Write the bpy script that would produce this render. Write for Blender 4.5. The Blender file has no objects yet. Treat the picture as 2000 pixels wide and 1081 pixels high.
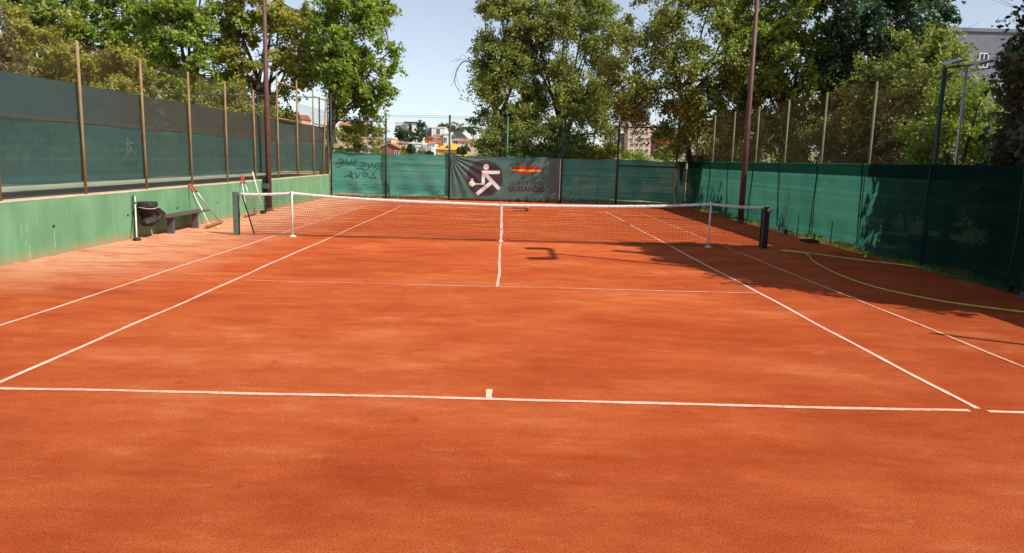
import bpy, bmesh, math, random
import numpy as np
from mathutils import Vector, Matrix

C = bpy.context.scene.collection
SC = bpy.context.scene
R = math.radians

# ------------------------------------------------------------------ camera, sky, sun, exposure
CAM = np.array([0.1048, -17.754, 1.9723])
AX = np.array([[0.99963041, -0.00626919, 0.02645259], [-0.02513944, 0.15715891, 0.9872533], [0.01034654, 0.98755343, -0.15694322]])
FPX = 1435.5
cd = bpy.data.cameras.new('camera'); cd.sensor_fit = 'HORIZONTAL'; cd.sensor_width = 36.0
cd.lens = 36.0 * FPX / 2000.0; cd.clip_start = 0.05; cd.clip_end = 6000
cam = bpy.data.objects.new('camera', cd); C.objects.link(cam)
M = Matrix.Identity(4)
for i in range(3):
    M[i][0] = AX[0][i]; M[i][1] = AX[1][i]; M[i][2] = -AX[2][i]; M[i][3] = CAM[i]
cam.matrix_world = M
SC.camera = cam

SUN_TO = Vector((0.83, -0.49, 1.0)).normalized()
SUN_EL = math.asin(SUN_TO.z); SUN_AZ = math.atan2(SUN_TO.x, SUN_TO.y)
w = bpy.data.worlds.new('World'); SC.world = w; w.use_nodes = True
nt = w.node_tree; nt.nodes.clear()
wo = nt.nodes.new('ShaderNodeOutputWorld'); bg = nt.nodes.new('ShaderNodeBackground'); sky = nt.nodes.new('ShaderNodeTexSky')
sky.sky_type = 'NISHITA'; sky.sun_disc = False; sky.sun_elevation = SUN_EL; sky.sun_rotation = SUN_AZ
sky.altitude = 650; sky.air_density = 1.0; sky.dust_density = 0.3; sky.ozone_density = 4.0
bg.inputs[1].default_value = 0.122
hs_ = nt.nodes.new('ShaderNodeHueSaturation'); hs_.inputs['Saturation'].default_value = 0.54; hs_.inputs['Value'].default_value = 1.0
nt.links.new(sky.outputs[0], hs_.inputs['Color']); nt.links.new(hs_.outputs[0], bg.inputs[0]); nt.links.new(bg.outputs[0], wo.inputs[0])

sl = bpy.data.lights.new('sun', 'SUN'); sl.energy = 5.0; sl.angle = R(0.53); sl.color = (1.0, 0.945, 0.86)
sun = bpy.data.objects.new('sun', sl); C.objects.link(sun)
sun.rotation_euler = SUN_TO.to_track_quat('Z', 'Y').to_euler(); sun.location = (30, -20, 40)

SC.view_settings.view_transform = 'Standard'; SC.view_settings.look = 'None'
SC.view_settings.exposure = 0.28; SC.view_settings.gamma = 1.0; SC.view_settings.use_curve_mapping = False
SC.render.engine = 'CYCLES'
SC.cycles.max_bounces = 6; SC.cycles.diffuse_bounces = 2; SC.cycles.transparent_max_bounces = 8
SC.cycles.transmission_bounces = 4; SC.cycles.glossy_bounces = 2
SC.cycles.use_denoising = True

def ray(x, y):
    return AX[2] + (x - 1000) / FPX * AX[0] - (y - 540.5) / FPX * AX[1]
def onY(x, y, Y):
    d = ray(x, y); return CAM + d * ((Y - CAM[1]) / d[1])
def onX(x, y, X):
    d = ray(x, y); return CAM + d * ((X - CAM[0]) / d[0])

# ------------------------------------------------------------------ materials
def newmat(name):
    m = bpy.data.materials.new(name); m.use_nodes = True
    n = m.node_tree; n.nodes.clear()
    return m, n
def nd(n, t, **kw):
    x = n.nodes.new(t)
    for k, v in kw.items(): setattr(x, k, v)
    return x
def lk(n, a, b): n.links.new(a, b)
def pos_scaled(n, s):
    g = nd(n, 'ShaderNodeNewGeometry'); mp = nd(n, 'ShaderNodeMapping'); mp.inputs['Scale'].default_value = s
    lk(n, g.outputs['Position'], mp.inputs['Vector']); return mp.outputs[0]
def noise(n, s, scale=1.0, detail=4, rough=0.55):
    t = nd(n, 'ShaderNodeTexNoise'); t.inputs['Scale'].default_value = scale; t.inputs['Detail'].default_value = detail; t.inputs['Roughness'].default_value = rough
    lk(n, pos_scaled(n, s), t.inputs['Vector']); return t.outputs['Fac']
def ramp(n, fac, stops):
    r = nd(n, 'ShaderNodeValToRGB'); e = r.color_ramp.elements
    while len(e) < len(stops): e.new(0.5)
    for el, (p, c) in zip(e, stops): el.position = p; el.color = (c if len(c) == 4 else (*c, 1))
    lk(n, fac, r.inputs[0]); return r.outputs[0]
def mixc(n, fac, a, b, mode='MIX'):
    m = nd(n, 'ShaderNodeMix', data_type='RGBA', blend_type=mode)
    if isinstance(fac, (int, float)): m.inputs[0].default_value = fac
    else: lk(n, fac, m.inputs[0])
    for s, v in ((6, a), (7, b)):
        if isinstance(v, (tuple, list)): m.inputs[s].default_value = (*v[:3], 1)
        else: lk(n, v, m.inputs[s])
    return m.outputs[2]
def math_(n, op, a, b=None, c=None):
    m = nd(n, 'ShaderNodeMath', operation=op)
    for i, v in enumerate((a, b, c)):
        if v is None: continue
        if isinstance(v, (int, float)): m.inputs[i].default_value = v
        else: lk(n, v, m.inputs[i])
    return m.outputs[0]
def maprange(n, v, a, b, c, d):
    m = nd(n, 'ShaderNodeMapRange'); lk(n, v, m.inputs[0])
    for i, q in enumerate((a, b, c, d)): m.inputs[i + 1].default_value = q
    return m.outputs[0]
def bsdf(n, col, rough=0.8, spec=0.3, metal=0.0, bump=None, bstr=0.3, bdist=0.01):
    b = nd(n, 'ShaderNodeBsdfPrincipled'); o = nd(n, 'ShaderNodeOutputMaterial')
    if isinstance(col, (tuple, list)): b.inputs['Base Color'].default_value = (*col[:3], 1)
    else: lk(n, col, b.inputs['Base Color'])
    if isinstance(rough, (int, float)): b.inputs['Roughness'].default_value = rough
    else: lk(n, rough, b.inputs['Roughness'])
    b.inputs['Specular IOR Level'].default_value = spec; b.inputs['Metallic'].default_value = metal
    if bump is not None:
        bp = nd(n, 'ShaderNodeBump'); bp.inputs['Strength'].default_value = bstr; bp.inputs['Distance'].default_value = bdist
        lk(n, bump, bp.inputs['Height']); lk(n, bp.outputs[0], b.inputs['Normal'])
    lk(n, b.outputs[0], o.inputs[0]); return b, o
def simple(name, c1, c2=None, scale=6.0, rough=0.7, spec=0.3, metal=0.0, sv=(1, 1, 1), bstr=0.15, lo=0.35, hi=0.65):
    m, n = newmat(name)
    c2 = c2 or tuple(x * 0.72 for x in c1)
    f = noise(n, sv, scale, 5, 0.6)
    bsdf(n, ramp(n, f, [(lo, c2), (hi, c1)]), rough, spec, metal, f, bstr, 0.01)
    return m

MT = {}
def mk_clay():
    m, n = newmat('red_clay')
    g = nd(n, 'ShaderNodeNewGeometry'); sx = nd(n, 'ShaderNodeSeparateXYZ'); lk(n, g.outputs['Position'], sx.inputs[0])
    big = noise(n, (0.22, 0.55, 1), 1.0, 5, 0.6)
    mid = noise(n, (0.9, 1.5, 1), 1.0, 7, 0.7)
    strk = noise(n, (1.2, 5.0, 1), 1.0, 6, 0.7)
    grain = noise(n, (1, 1, 1), 76.0, 4, 0.85)
    fine = noise(n, (1, 1, 1), 210.0, 2, 0.6)
    a = math_(n, 'ADD', math_(n, 'MULTIPLY', big, 0.42), math_(n, 'ADD', math_(n, 'MULTIPLY', mid, 0.36), math_(n, 'MULTIPLY', strk, 0.22)))
    base = ramp(n, a, [(0.36, (0.47, 0.070, 0.015)), (0.46, (0.60, 0.106, 0.025)), (0.54, (0.71, 0.152, 0.041)), (0.62, (0.83, 0.245, 0.092))])
    # dry dusty margin along the wall and behind the net, a property of the less watered clay
    dx = maprange(n, sx.outputs[0], -4.6, -7.2, 0.0, 1.0); dy = maprange(n, sx.outputs[1], -8.5, -5.0, 0.0, 1.0)
    dry = math_(n, 'MULTIPLY', math_(n, 'MULTIPLY', dx, dy), maprange(n, math_(n, 'ADD', math_(n, 'MULTIPLY', mid, 0.6), math_(n, 'MULTIPLY', strk, 0.5)), 0.44, 0.58, 0.30, 1.0))
    base = mixc(n, dry, base, (0.90, 0.43, 0.24))
    damp_shade = math_(n, 'MULTIPLY', maprange(n, sx.outputs[0], 2.0, 7.0, 0.0, 0.85), maprange(n, mid, 0.35, 0.6, 1.0, 0.6))  # damp clay to the right, deepened to darken the shade falling there
    base = mixc(n, damp_shade, base, (0.42, 0.070, 0.017))
    # damp speckled patches with ragged edges
    spk = noise(n, (1.0, 1.6, 1), 1.6, 10, 0.82)
    base = mixc(n, maprange(n, spk, 0.55, 0.66, 0.0, 0.5), base, (0.42, 0.066, 0.015))
    base = mixc(n, maprange(n, spk, 0.44, 0.34, 0.0, 0.45), base, (0.86, 0.30, 0.13))
    # ball marks and scuffs
    vo = nd(n, 'ShaderNodeTexVoronoi'); vo.inputs['Scale'].default_value = 1.0; lk(n, pos_scaled(n, (1.5, 0.95, 1)), vo.inputs['Vector'])
    vj = math_(n, 'ADD', vo.outputs['Distance'], math_(n, 'MULTIPLY', noise(n, (1, 1, 1), 14.0, 4, 0.7), 0.10))
    base = mixc(n, maprange(n, vj, 0.115, 0.085, 0.0, 0.42), base, (0.40, 0.062, 0.015))
    gr = ramp(n, grain, [(0.33, (0.20, 0.13, 0.10)), (0.46, (0.90, 0.86, 0.82)), (0.56, (1.0, 1.0, 1.0)), (0.68, (1.22, 1.5, 1.7))])
    base = mixc(n, 1.0, base, gr, 'MULTIPLY')
    drag = noise(n, (1.1, 30.0, 1), 1.0, 3, 0.6)
    h = math_(n, 'ADD', math_(n, 'ADD', math_(n, 'MULTIPLY', grain, 1.0), math_(n, 'MULTIPLY', fine, 0.45)), math_(n, 'MULTIPLY', drag, 0.22))
    bsdf(n, base, 0.95, 0.12, 0, h, 1.0, 0.021)
    return m
MT['clay'] = mk_clay()

def mk_tape(name='line_tape', sh=0.0):
    m, n = newmat(name)
    f = noise(n, (1, 1, 1), 16.0, 6, 0.7); f2 = noise(n, (1, 1, 1), 1.3, 3, 0.5); f3 = noise(n, (1, 1, 1), 120.0, 3, 0.7)
    k = math_(n, 'ADD', math_(n, 'MULTIPLY', f, 0.55), math_(n, 'ADD', math_(n, 'MULTIPLY', f2, 0.3), math_(n, 'MULTIPLY', f3, 0.15)))
    bsdf(n, ramp(n, k, [(0.38 + sh, (0.62, 0.20, 0.09)), (0.46 + sh, (0.74, 0.40, 0.28)), (0.62 + sh, (0.78, 0.57, 0.46))]), 0.8, 0.2, 0, f3, 0.3, 0.003)
    return m
MT['tape'] = mk_tape(); MT['tape_dusty'] = mk_tape('dusty_line_tape', 0.055)

def mk_wall():
    m, n = newmat('green_painted_concrete')
    v = noise(n, (3.0, 3.0, 0.35), 1.0, 6, 0.62); b = noise(n, (1, 1, 1), 1.1, 4, 0.5); s = noise(n, (9.0, 9.0, 0.25), 1.0, 4, 0.6)
    k = math_(n, 'ADD', math_(n, 'MULTIPLY', v, 0.5), math_(n, 'MULTIPLY', b, 0.5))
    c = ramp(n, k, [(0.36, (0.112, 0.250, 0.128)), (0.5, (0.142, 0.300, 0.158)), (0.64, (0.180, 0.350, 0.192))])
    c = mixc(n, maprange(n, s, 0.66, 0.78, 0, 0.55), c, (0.40, 0.47, 0.33))
    g = nd(n, 'ShaderNodeNewGeometry'); sx = nd(n, 'ShaderNodeSeparateXYZ'); lk(n, g.outputs['Position'], sx.inputs[0])
    splash = math_(n, 'MULTIPLY', maprange(n, sx.outputs[2], 0.0, 0.20, 0.8, 0.0), maprange(n, noise(n, (1, 4, 4), 2.0, 4, .6), 0.35, 0.65, 0.2, 1.0))
    c = mixc(n, splash, c, (0.48, 0.20, 0.10))
    bsdf(n, c, 0.85, 0.2, 0, noise(n, (1, 1, 1), 45.0, 5, 0.6), 0.18, 0.006)
    return m
MT['wall'] = mk_wall()
MT['coping'] = simple('bare_concrete_coping', (0.55, 0.47, 0.31), (0.42, 0.36, 0.22), 5, 0.9)
MT['hole'] = simple('drain_pipe', (0.10, 0.11, 0.09), None, 8, 0.9)
MT['drip'] = simple('pale_paint', (0.40, 0.50, 0.37), None, 12, 0.7)

def mk_screen(name, c1, c2, transp=0.14, transl=0.45, hz=1.0, stain=None, bands=True, near=None, weave=(1.0, 1.0)):
    m, n = newmat(name)
    g = nd(n, 'ShaderNodeNewGeometry'); sx = nd(n, 'ShaderNodeSeparateXYZ'); lk(n, g.outputs['Position'], sx.inputs[0])
    f = noise(n, (0.5, 0.5, 1.6), 1.0, 5, 0.6); st = noise(n, (0.6, 0.6, 34.0), 1.0, 4, 0.6); pa = noise(n, (1.1, 1.1, 2.6), 1.0, 6, 0.65)
    k = math_(n, 'ADD', math_(n, 'MULTIPLY', f, 0.55), math_(n, 'MULTIPLY', st, 0.45))
    c = ramp(n, k, [(0.36, c2), (0.62, c1)])
    if stain: c = mixc(n, maprange(n, pa, 0.5, 0.68, 0, 0.65), c, stain)
    if near: c = mixc(n, maprange(n, math_(n, 'ADD', sx.outputs[1], math_(n, 'MULTIPLY', pa, 3.0)), -2.5, 1.0, 0.85, 0.0), c, near)
    if bands:
        wv = nd(n, 'ShaderNodeTexNoise', noise_dimensions='1D'); wv.inputs['Scale'].default_value = 5.5; wv.inputs['Detail'].default_value = 2
        lk(n, sx.outputs[2], wv.inputs['W'])
        c = mixc(n, maprange(n, wv.outputs['Fac'], 0.5, 0.64, 0, 0.35), c, tuple(x * 1.45 for x in c1))
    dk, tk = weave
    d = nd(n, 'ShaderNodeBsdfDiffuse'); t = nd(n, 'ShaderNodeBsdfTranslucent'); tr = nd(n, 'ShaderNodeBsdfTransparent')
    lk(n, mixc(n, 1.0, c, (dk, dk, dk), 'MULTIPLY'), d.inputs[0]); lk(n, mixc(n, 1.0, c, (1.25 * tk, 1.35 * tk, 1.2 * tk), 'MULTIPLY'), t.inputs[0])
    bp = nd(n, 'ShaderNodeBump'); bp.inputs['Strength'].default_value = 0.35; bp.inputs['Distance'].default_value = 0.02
    lk(n, pa, bp.inputs['Height']); lk(n, bp.outputs[0], d.inputs['Normal'])
    m1 = nd(n, 'ShaderNodeMixShader'); m1.inputs[0].default_value = transl; lk(n, d.outputs[0], m1.inputs[1]); lk(n, t.outputs[0], m1.inputs[2])
    m2 = nd(n, 'ShaderNodeMixShader'); m2.inputs[0].default_value = transp; lk(n, m1.outputs[0], m2.inputs[1]); lk(n, tr.outputs[0], m2.inputs[2])
    o = nd(n, 'ShaderNodeOutputMaterial'); lk(n, m2.outputs[0], o.inputs[0]); return m
MT['scr_back'] = mk_screen('green_windscreen', (0.088, 0.335, 0.285), (0.052, 0.215, 0.175), 0.05, 0.22, stain=(0.15, 0.300, 0.225))
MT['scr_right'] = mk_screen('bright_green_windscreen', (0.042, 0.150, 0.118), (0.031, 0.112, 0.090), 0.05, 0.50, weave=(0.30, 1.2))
MT['scr_left_low'] = mk_screen('teal_windscreen', (0.036, 0.120, 0.112), (0.026, 0.090, 0.085), 0.04, 0.2, stain=(0.050, 0.110, 0.105))
MT['scr_left_up'] = mk_screen('grey_windscreen', (0.066, 0.084, 0.074), (0.050, 0.064, 0.057), 0.04, 0.2, stain=(0.054, 0.092, 0.090), bands=False, near=(0.042, 0.108, 0.114))
MT['torn'] = mk_screen('torn_dark_cloth', (0.035, 0.05, 0.035), (0.02, 0.03, 0.02), 0.05, 0.3)

def mk_banner():
    m, n = newmat('banner_vinyl')
    f = noise(n, (1, 1, 1), 2.0, 4, 0.5)
    bsdf(n, ramp(n, f, [(0.35, (0.048, 0.108, 0.092)), (0.65, (0.066, 0.136, 0.116))]), 0.38, 0.5)
    return m
MT['banner'] = mk_banner()
MT['ink'] = simple('dark_print', (0.040, 0.030, 0.042), None, 3, 0.4, 0.5, bstr=0)
MT['white_print'] = simple('white_print', (0.72, 0.68, 0.62), (0.60, 0.56, 0.52), 6, 0.5, bstr=0)
MT['red_print'] = simple('red_print', (0.50, 0.030, 0.022), None, 9, 0.5, bstr=0)
MT['yellow_print'] = simple('yellow_print', (0.75, 0.42, 0.06), None, 9, 0.5, bstr=0)
MT['spray'] = simple('spray_paint', (0.022, 0.048, 0.044), (0.030, 0.075, 0.065), 9, 0.8, bstr=0)
MT['faded'] = simple('faded_print', (0.085, 0.145, 0.132), (0.05, 0.11, 0.10), 3, 0.8, bstr=0)
MT['post_green'] = simple('green_painted_steel', (0.045, 0.130, 0.075), (0.030, 0.085, 0.055), 9, 0.5, 0.4)
MT['post_dark'] = simple('dark_green_steel', (0.022, 0.055, 0.045), (0.012, 0.030, 0.026), 7, 0.5, 0.4)
MT['post_olive'] = simple('olive_flaking_steel', (0.25, 0.20, 0.10), (0.27, 0.135, 0.06), 3.0, 0.7, 0.25, sv=(1, 1, 0.8), lo=0.42, hi=0.56)
MT['post_grey'] = simple('grey_green_steel', (0.105, 0.170, 0.130), (0.075, 0.125, 0.100), 9, 0.6)
MT['post_leaf'] = simple('pale_green_steel', (0.125, 0.185, 0.085), (0.13, 0.105, 0.05), 3.0, 0.6, 0.3)
MT['rust'] = simple('rusty_wire', (0.15, 0.095, 0.052), (0.10, 0.058, 0.030), 5, 0.8, 0.2, bstr=0)
MT['wire_green'] = simple('green_coated_wire', (0.05, 0.085, 0.06), None, 5, 0.6, 0.2, bstr=0)
MT['lamp_pole'] = simple('oxide_red_steel', (0.125, 0.056, 0.047), (0.085, 0.037, 0.031), 4, 0.55, 0.35)
MT['black'] = simple('black_plastic', (0.016, 0.014, 0.014), None, 8, 0.5, 0.4)
MT['bag'] = simple('black_bag', (0.046, 0.034, 0.034), (0.022, 0.016, 0.016), 14, 0.55, 0.3, bstr=0.9)
MT['white'] = simple('white_enamel', (0.80, 0.79, 0.77), (0.66, 0.62, 0.58), 10, 0.5)
MT['band'] = simple('white_canvas', (0.78, 0.74, 0.70), (0.60, 0.53, 0.48), 13, 0.85)
MT['cord'] = simple('black_net_cord', (0.012, 0.011, 0.012), None, 20, 0.8, bstr=0)
MT['alu'] = simple('grey_aluminium', (0.55, 0.57, 0.58), None, 6, 0.4, 0.5, 0.6)
MT['redgrip'] = simple('red_grip', (0.55, 0.075, 0.040), None, 8, 0.6)
MT['wood'] = simple('worn_wood', (0.42, 0.20, 0.10), (0.28, 0.12, 0.06), 6, 0.8, sv=(6, 1, 6))
MT['plank'] = simple('dark_plank', (0.125, 0.080, 0.066), (0.080, 0.050, 0.042), 7, 0.6, 0.4, sv=(6, 1, 6))
MT['steel_dark'] = simple('dark_grey_steel', (0.105, 0.092, 0.100), (0.075, 0.066, 0.072), 7, 0.55, 0.4)
MT['ball'] = simple('yellow_felt', (0.62, 0.70, 0.05), (0.50, 0.58, 0.04), 60, 0.95)
MT['hose'] = simple('yellow_hose', (0.66, 0.52, 0.10), (0.50, 0.38, 0.09), 9, 0.5)
MT['bark'] = simple('bark', (0.105, 0.075, 0.052), (0.045, 0.032, 0.024), 9, 0.95, sv=(1, 1, 0.3), bstr=0.6)
MT['twig'] = simple('dry_twig', (0.17, 0.12, 0.10), None, 9, 0.9)
MT['asphalt'] = simple('green_grey_asphalt', (0.075, 0.120, 0.105), (0.056, 0.092, 0.082), 3, 0.9)
MT['paleconc'] = simple('pale_concrete', (0.36, 0.40, 0.27), (0.28, 0.31, 0.20), 2, 0.9)
def mk_ground():
    m, n = newmat('dry_grass_ground')
    a = noise(n, (1, 1, 1), 0.35, 6, 0.65); b = noise(n, (1, 1, 1), 14.0, 5, 0.7)
    c = ramp(n, a, [(0.38, (0.085, 0.115, 0.035)), (0.48, (0.20, 0.185, 0.075)), (0.56, (0.40, 0.31, 0.17))])
    c = mixc(n, 0.6, c, ramp(n, b, [(0.3, (0.6, 0.6, 0.6)), (0.6, (1.1, 1.1, 1.1))]), 'MULTIPLY')
    bsdf(n, c, 0.95, 0.1, 0, b, 0.6, 0.03); return m
MT['ground'] = mk_ground()
MT['lawn'] = simple('shaded_lawn', (0.085, 0.115, 0.035), (0.040, 0.062, 0.020), 1.4, 0.95, bstr=0.6)  # dark grass tone that also carries shade beyond the right windscreen
MT['straw'] = simple('dry_straw', (0.55, 0.42, 0.22), (0.36, 0.26, 0.12), 3, 0.9)
MT['grass'] = simple('green_grass', (0.14, 0.22, 0.045), (0.22, 0.24, 0.07), 2, 0.9)
MT['wpaint'] = simple('white_render', (0.80, 0.80, 0.79), (0.72, 0.71, 0.69), 0.4, 0.9, bstr=0)
MT['gpaint'] = simple('grey_render', (0.22, 0.22, 0.265), None, 0.4, 0.9, bstr=0)
MT['salmon'] = simple('salmon_render', (0.70, 0.49, 0.37), (0.62, 0.43, 0.32), 0.5, 0.9, bstr=0)
MT['cream'] = simple('cream_render', (0.76, 0.64, 0.52), None, 0.5, 0.9, bstr=0)
MT['orange'] = simple('terracotta_render', (0.50, 0.14, 0.06), None, 0.5, 0.9, bstr=0)
MT['yellow'] = simple('ochre_yellow_render', (0.72, 0.40, 0.07), (0.62, 0.34, 0.06), 0.5, 0.9, bstr=0)
MT['brick'] = simple('red_brick', (0.36, 0.13, 0.075), (0.28, 0.10, 0.06), 3, 0.9, bstr=0)
MT['slate'] = simple('slate_roof', (0.055, 0.06, 0.085), None, 2, 0.6, bstr=0)
MT['tile'] = simple('clay_roof_tiles', (0.46, 0.22, 0.13), (0.34, 0.15, 0.09), 2, 0.9)
MT['glassd'] = simple('dark_glass', (0.035, 0.04, 0.05), None, 2, 0.15, 0.6, bstr=0)
MT['shutter'] = simple('white_shutter', (0.62, 0.60, 0.56), None, 2, 0.7, bstr=0)

def mk_leaf(name, cols, transl=0.35, rough=0.5):
    m, n = newmat(name)
    g = nd(n, 'ShaderNodeNewGeometry')
    f = math_(n, 'ADD', math_(n, 'MULTIPLY', g.outputs['Random Per Island'], 0.6), math_(n, 'MULTIPLY', noise(n, (1, 1, 1), 0.55, 3, 0.5), 0.4))
    c = ramp(n, f, [(0.12 + 0.76 * i / (len(cols) - 1), q) for i, q in enumerate(cols)])
    b = nd(n, 'ShaderNodeBsdfPrincipled'); lk(n, c, b.inputs['Base Color']); b.inputs['Roughness'].default_value = rough; b.inputs['Specular IOR Level'].default_value = 0.35
    t = nd(n, 'ShaderNodeBsdfTranslucent'); lk(n, mixc(n, 1.0, c, (1.25, 1.35, 0.7), 'MULTIPLY'), t.inputs[0])
    mx = nd(n, 'ShaderNodeMixShader'); mx.inputs[0].default_value = transl; lk(n, b.outputs[0], mx.inputs[1]); lk(n, t.outputs[0], mx.inputs[2])
    o = nd(n, 'ShaderNodeOutputMaterial'); lk(n, mx.outputs[0], o.inputs[0]); return m
MT['leaf_elm'] = mk_leaf('elm_leaves', [(0.115, 0.165, 0.038), (0.19, 0.245, 0.050), (0.29, 0.31, 0.068), (0.38, 0.34, 0.10)])
MT['leaf_bright'] = mk_leaf('bright_leaves', [(0.13, 0.215, 0.032), (0.205, 0.305, 0.044), (0.295, 0.36, 0.056), (0.38, 0.385, 0.07)], 0.4)
MT['leaf_yellow'] = mk_leaf('yellow_green_leaves', [(0.185, 0.215, 0.036), (0.285, 0.295, 0.046), (0.41, 0.375, 0.068), (0.36, 0.265, 0.09)], 0.4)
MT['leaf_dark'] = mk_leaf('dark_evergreen_leaves', [(0.022, 0.058, 0.026), (0.038, 0.088, 0.038), (0.060, 0.12, 0.05), (0.10, 0.15, 0.07)], 0.2, 0.45)
MT['leaf_olive'] = mk_leaf('olive_brown_leaves', [(0.085, 0.078, 0.030), (0.14, 0.13, 0.048), (0.20, 0.175, 0.07), (0.23, 0.16, 0.09)], 0.3)
MT['leaf_pine'] = mk_leaf('pine_needles', [(0.025, 0.055, 0.018), (0.05, 0.095, 0.028), (0.08, 0.12, 0.04)], 0.15, 0.6)

# ------------------------------------------------------------------ mesh helpers
class MB:
    def __init__(s): s.v = []; s.f = []
    def add(s, v, f):
        o = len(s.v); s.v += [tuple(map(float, p)) for p in v]; s.f += [tuple(i + o for i in q) for q in f]; return s
    def box(s, a, b):
        (x0, y0, z0), (x1, y1, z1) = a, b
        x0, x1 = min(x0, x1), max(x0, x1); y0, y1 = min(y0, y1), max(y0, y1); z0, z1 = min(z0, z1), max(z0, z1)
        return s.add([(x0,y0,z0),(x1,y0,z0),(x1,y1,z0),(x0,y1,z0),(x0,y0,z1),(x1,y0,z1),(x1,y1,z1),(x0,y1,z1)],
                     [(0,3,2,1),(4,5,6,7),(0,1,5,4),(1,2,6,5),(2,3,7,6),(3,0,4,7)])
    def tube(s, pts, r, n=8, cap=True, up=None):
        pts = [Vector(p) for p in pts]; rs = r if isinstance(r, (list, tuple, np.ndarray)) else [r] * len(pts)
        o = len(s.v); prev = None
        for i, p in enumerate(pts):
            t = (pts[min(i + 1, len(pts) - 1)] - pts[max(i - 1, 0)])
            if t.length < 1e-9: t = Vector((0, 0, 1))
            t.normalize()
            if prev is None:
                a = Vector(up) if up else (Vector((1, 0, 0)) if abs(t.x) < 0.8 else Vector((0, 1, 0)))
            else: a = prev
            a = (a - t * a.dot(t)).normalized(); prev = a; b = t.cross(a)
            for k in range(n):
                th = 2 * math.pi * (k + 0.5) / n
                s.v.append(tuple(p + (a * math.cos(th) + b * math.sin(th)) * rs[i]))
        for i in range(len(pts) - 1):
            for k in range(n):
                q = (k + 1) % n
                s.f.append((o + i * n + k, o + i * n + q, o + (i + 1) * n + q, o + (i + 1) * n + k))
        if cap:
            s.f.append(tuple(o + k for k in range(n))[::-1]); e = o + (len(pts) - 1) * n; s.f.append(tuple(e + k for k in range(n)))
        return s
    def lathe(s, prof, c=(0, 0, 0), n=20):
        o = len(s.v)
        for r, z in prof:
            for k in range(n):
                th = 2 * math.pi * k / n; s.v.append((c[0] + r * math.cos(th), c[1] + r * math.sin(th), c[2] + z))
        for i in range(len(prof) - 1):
            for k in range(n):
                q = (k + 1) % n; s.f.append((o + i*n + k, o + i*n + q, o + (i+1)*n + q, o + (i+1)*n + k))
        s.f.append(tuple(o + k for k in range(n))[::-1]); e = o + (len(prof) - 1) * n; s.f.append(tuple(e + k for k in range(n)))
        return s
    def grid(s, fn, us, vs, closed=False):
        o = len(s.v); nu, nv = len(us), len(vs)
        for v in vs:
            for u in us: s.v.append(tuple(map(float, fn(u, v))))
        for j in range(nv - 1):
            for i in range(nu - 1): s.f.append((o + j*nu + i, o + j*nu + i + 1, o + (j+1)*nu + i + 1, o + (j+1)*nu + i))
        return s
    def mesh(s, name, mat, smooth=False):
        me = bpy.data.meshes.new(name); me.from_pydata(s.v, [], s.f); me.update()
        if mat: me.materials.append(MT[mat] if isinstance(mat, str) else mat)
        if smooth: me.polygons.foreach_set('use_smooth', [True] * len(me.polygons))
        return me
    def build(s, name, mat, parent=None, smooth=False, loc=None):
        return obj(name, s.mesh(name, mat, smooth), parent, loc)
def obj(name, me, parent=None, loc=None, rot=None):
    o = bpy.data.objects.new(name, me); C.objects.link(o)
    if parent is not None:
        o.parent = parent; o.matrix_parent_inverse = Matrix.Translation(-parent.location) if loc is None else Matrix.Identity(4)
    if loc is not None: o.location = loc
    if rot is not None: o.rotation_euler = rot
    return o
def tag(o, label, cat, group=None):
    o['label'] = label; o['category'] = cat
    if group: o['group'] = group
    return o
def struct(o): o['kind'] = 'structure'; return o
def stuff(o): o['kind'] = 'stuff'; return o
def thing(name, label, cat, loc=(0, 0, 0), group=None):
    o = bpy.data.objects.new(name, None); C.objects.link(o); o.location = loc; o.empty_display_size = 0.2
    return tag(o, label, cat, group)
def bevel(o, w=0.01, seg=2):
    b = o.modifiers.new('bevel', 'BEVEL'); b.width = w; b.segments = seg; b.limit_method = 'ANGLE'; return o
rnd = random.Random(7)
def lin(a, b, n): return [a + (b - a) * i / (n - 1) for i in range(n)]

# ------------------------------------------------------------------ terrain
def terr(x, y):
    z = float(np.interp(y, [38, 160, 260, 380, 900, 1600], [-0.03, 2.0, 4.6, 6.5, 20, 20]))
    return z
ys = [-400, -120, -60, -30, 0, 17.4, 25, 38] + lin(50, 420, 20) + [520, 700, 900, 1600]
xs = [-1500, -600, -300, -150, -80, -40, -20, -8.3, 8.5, 20, 40, 80, 150, 300, 600, 1500]
struct(MB().grid(lambda u, v: (u, v, terr(u, v) if v > 38 else -0.03), xs, ys).build('ground', 'ground', smooth=True))

struct(MB().grid(lambda u, v: (u, v, -0.022), lin(8.62, 70, 8), lin(-45, 34, 8)).build('lawn', 'lawn'))
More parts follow.
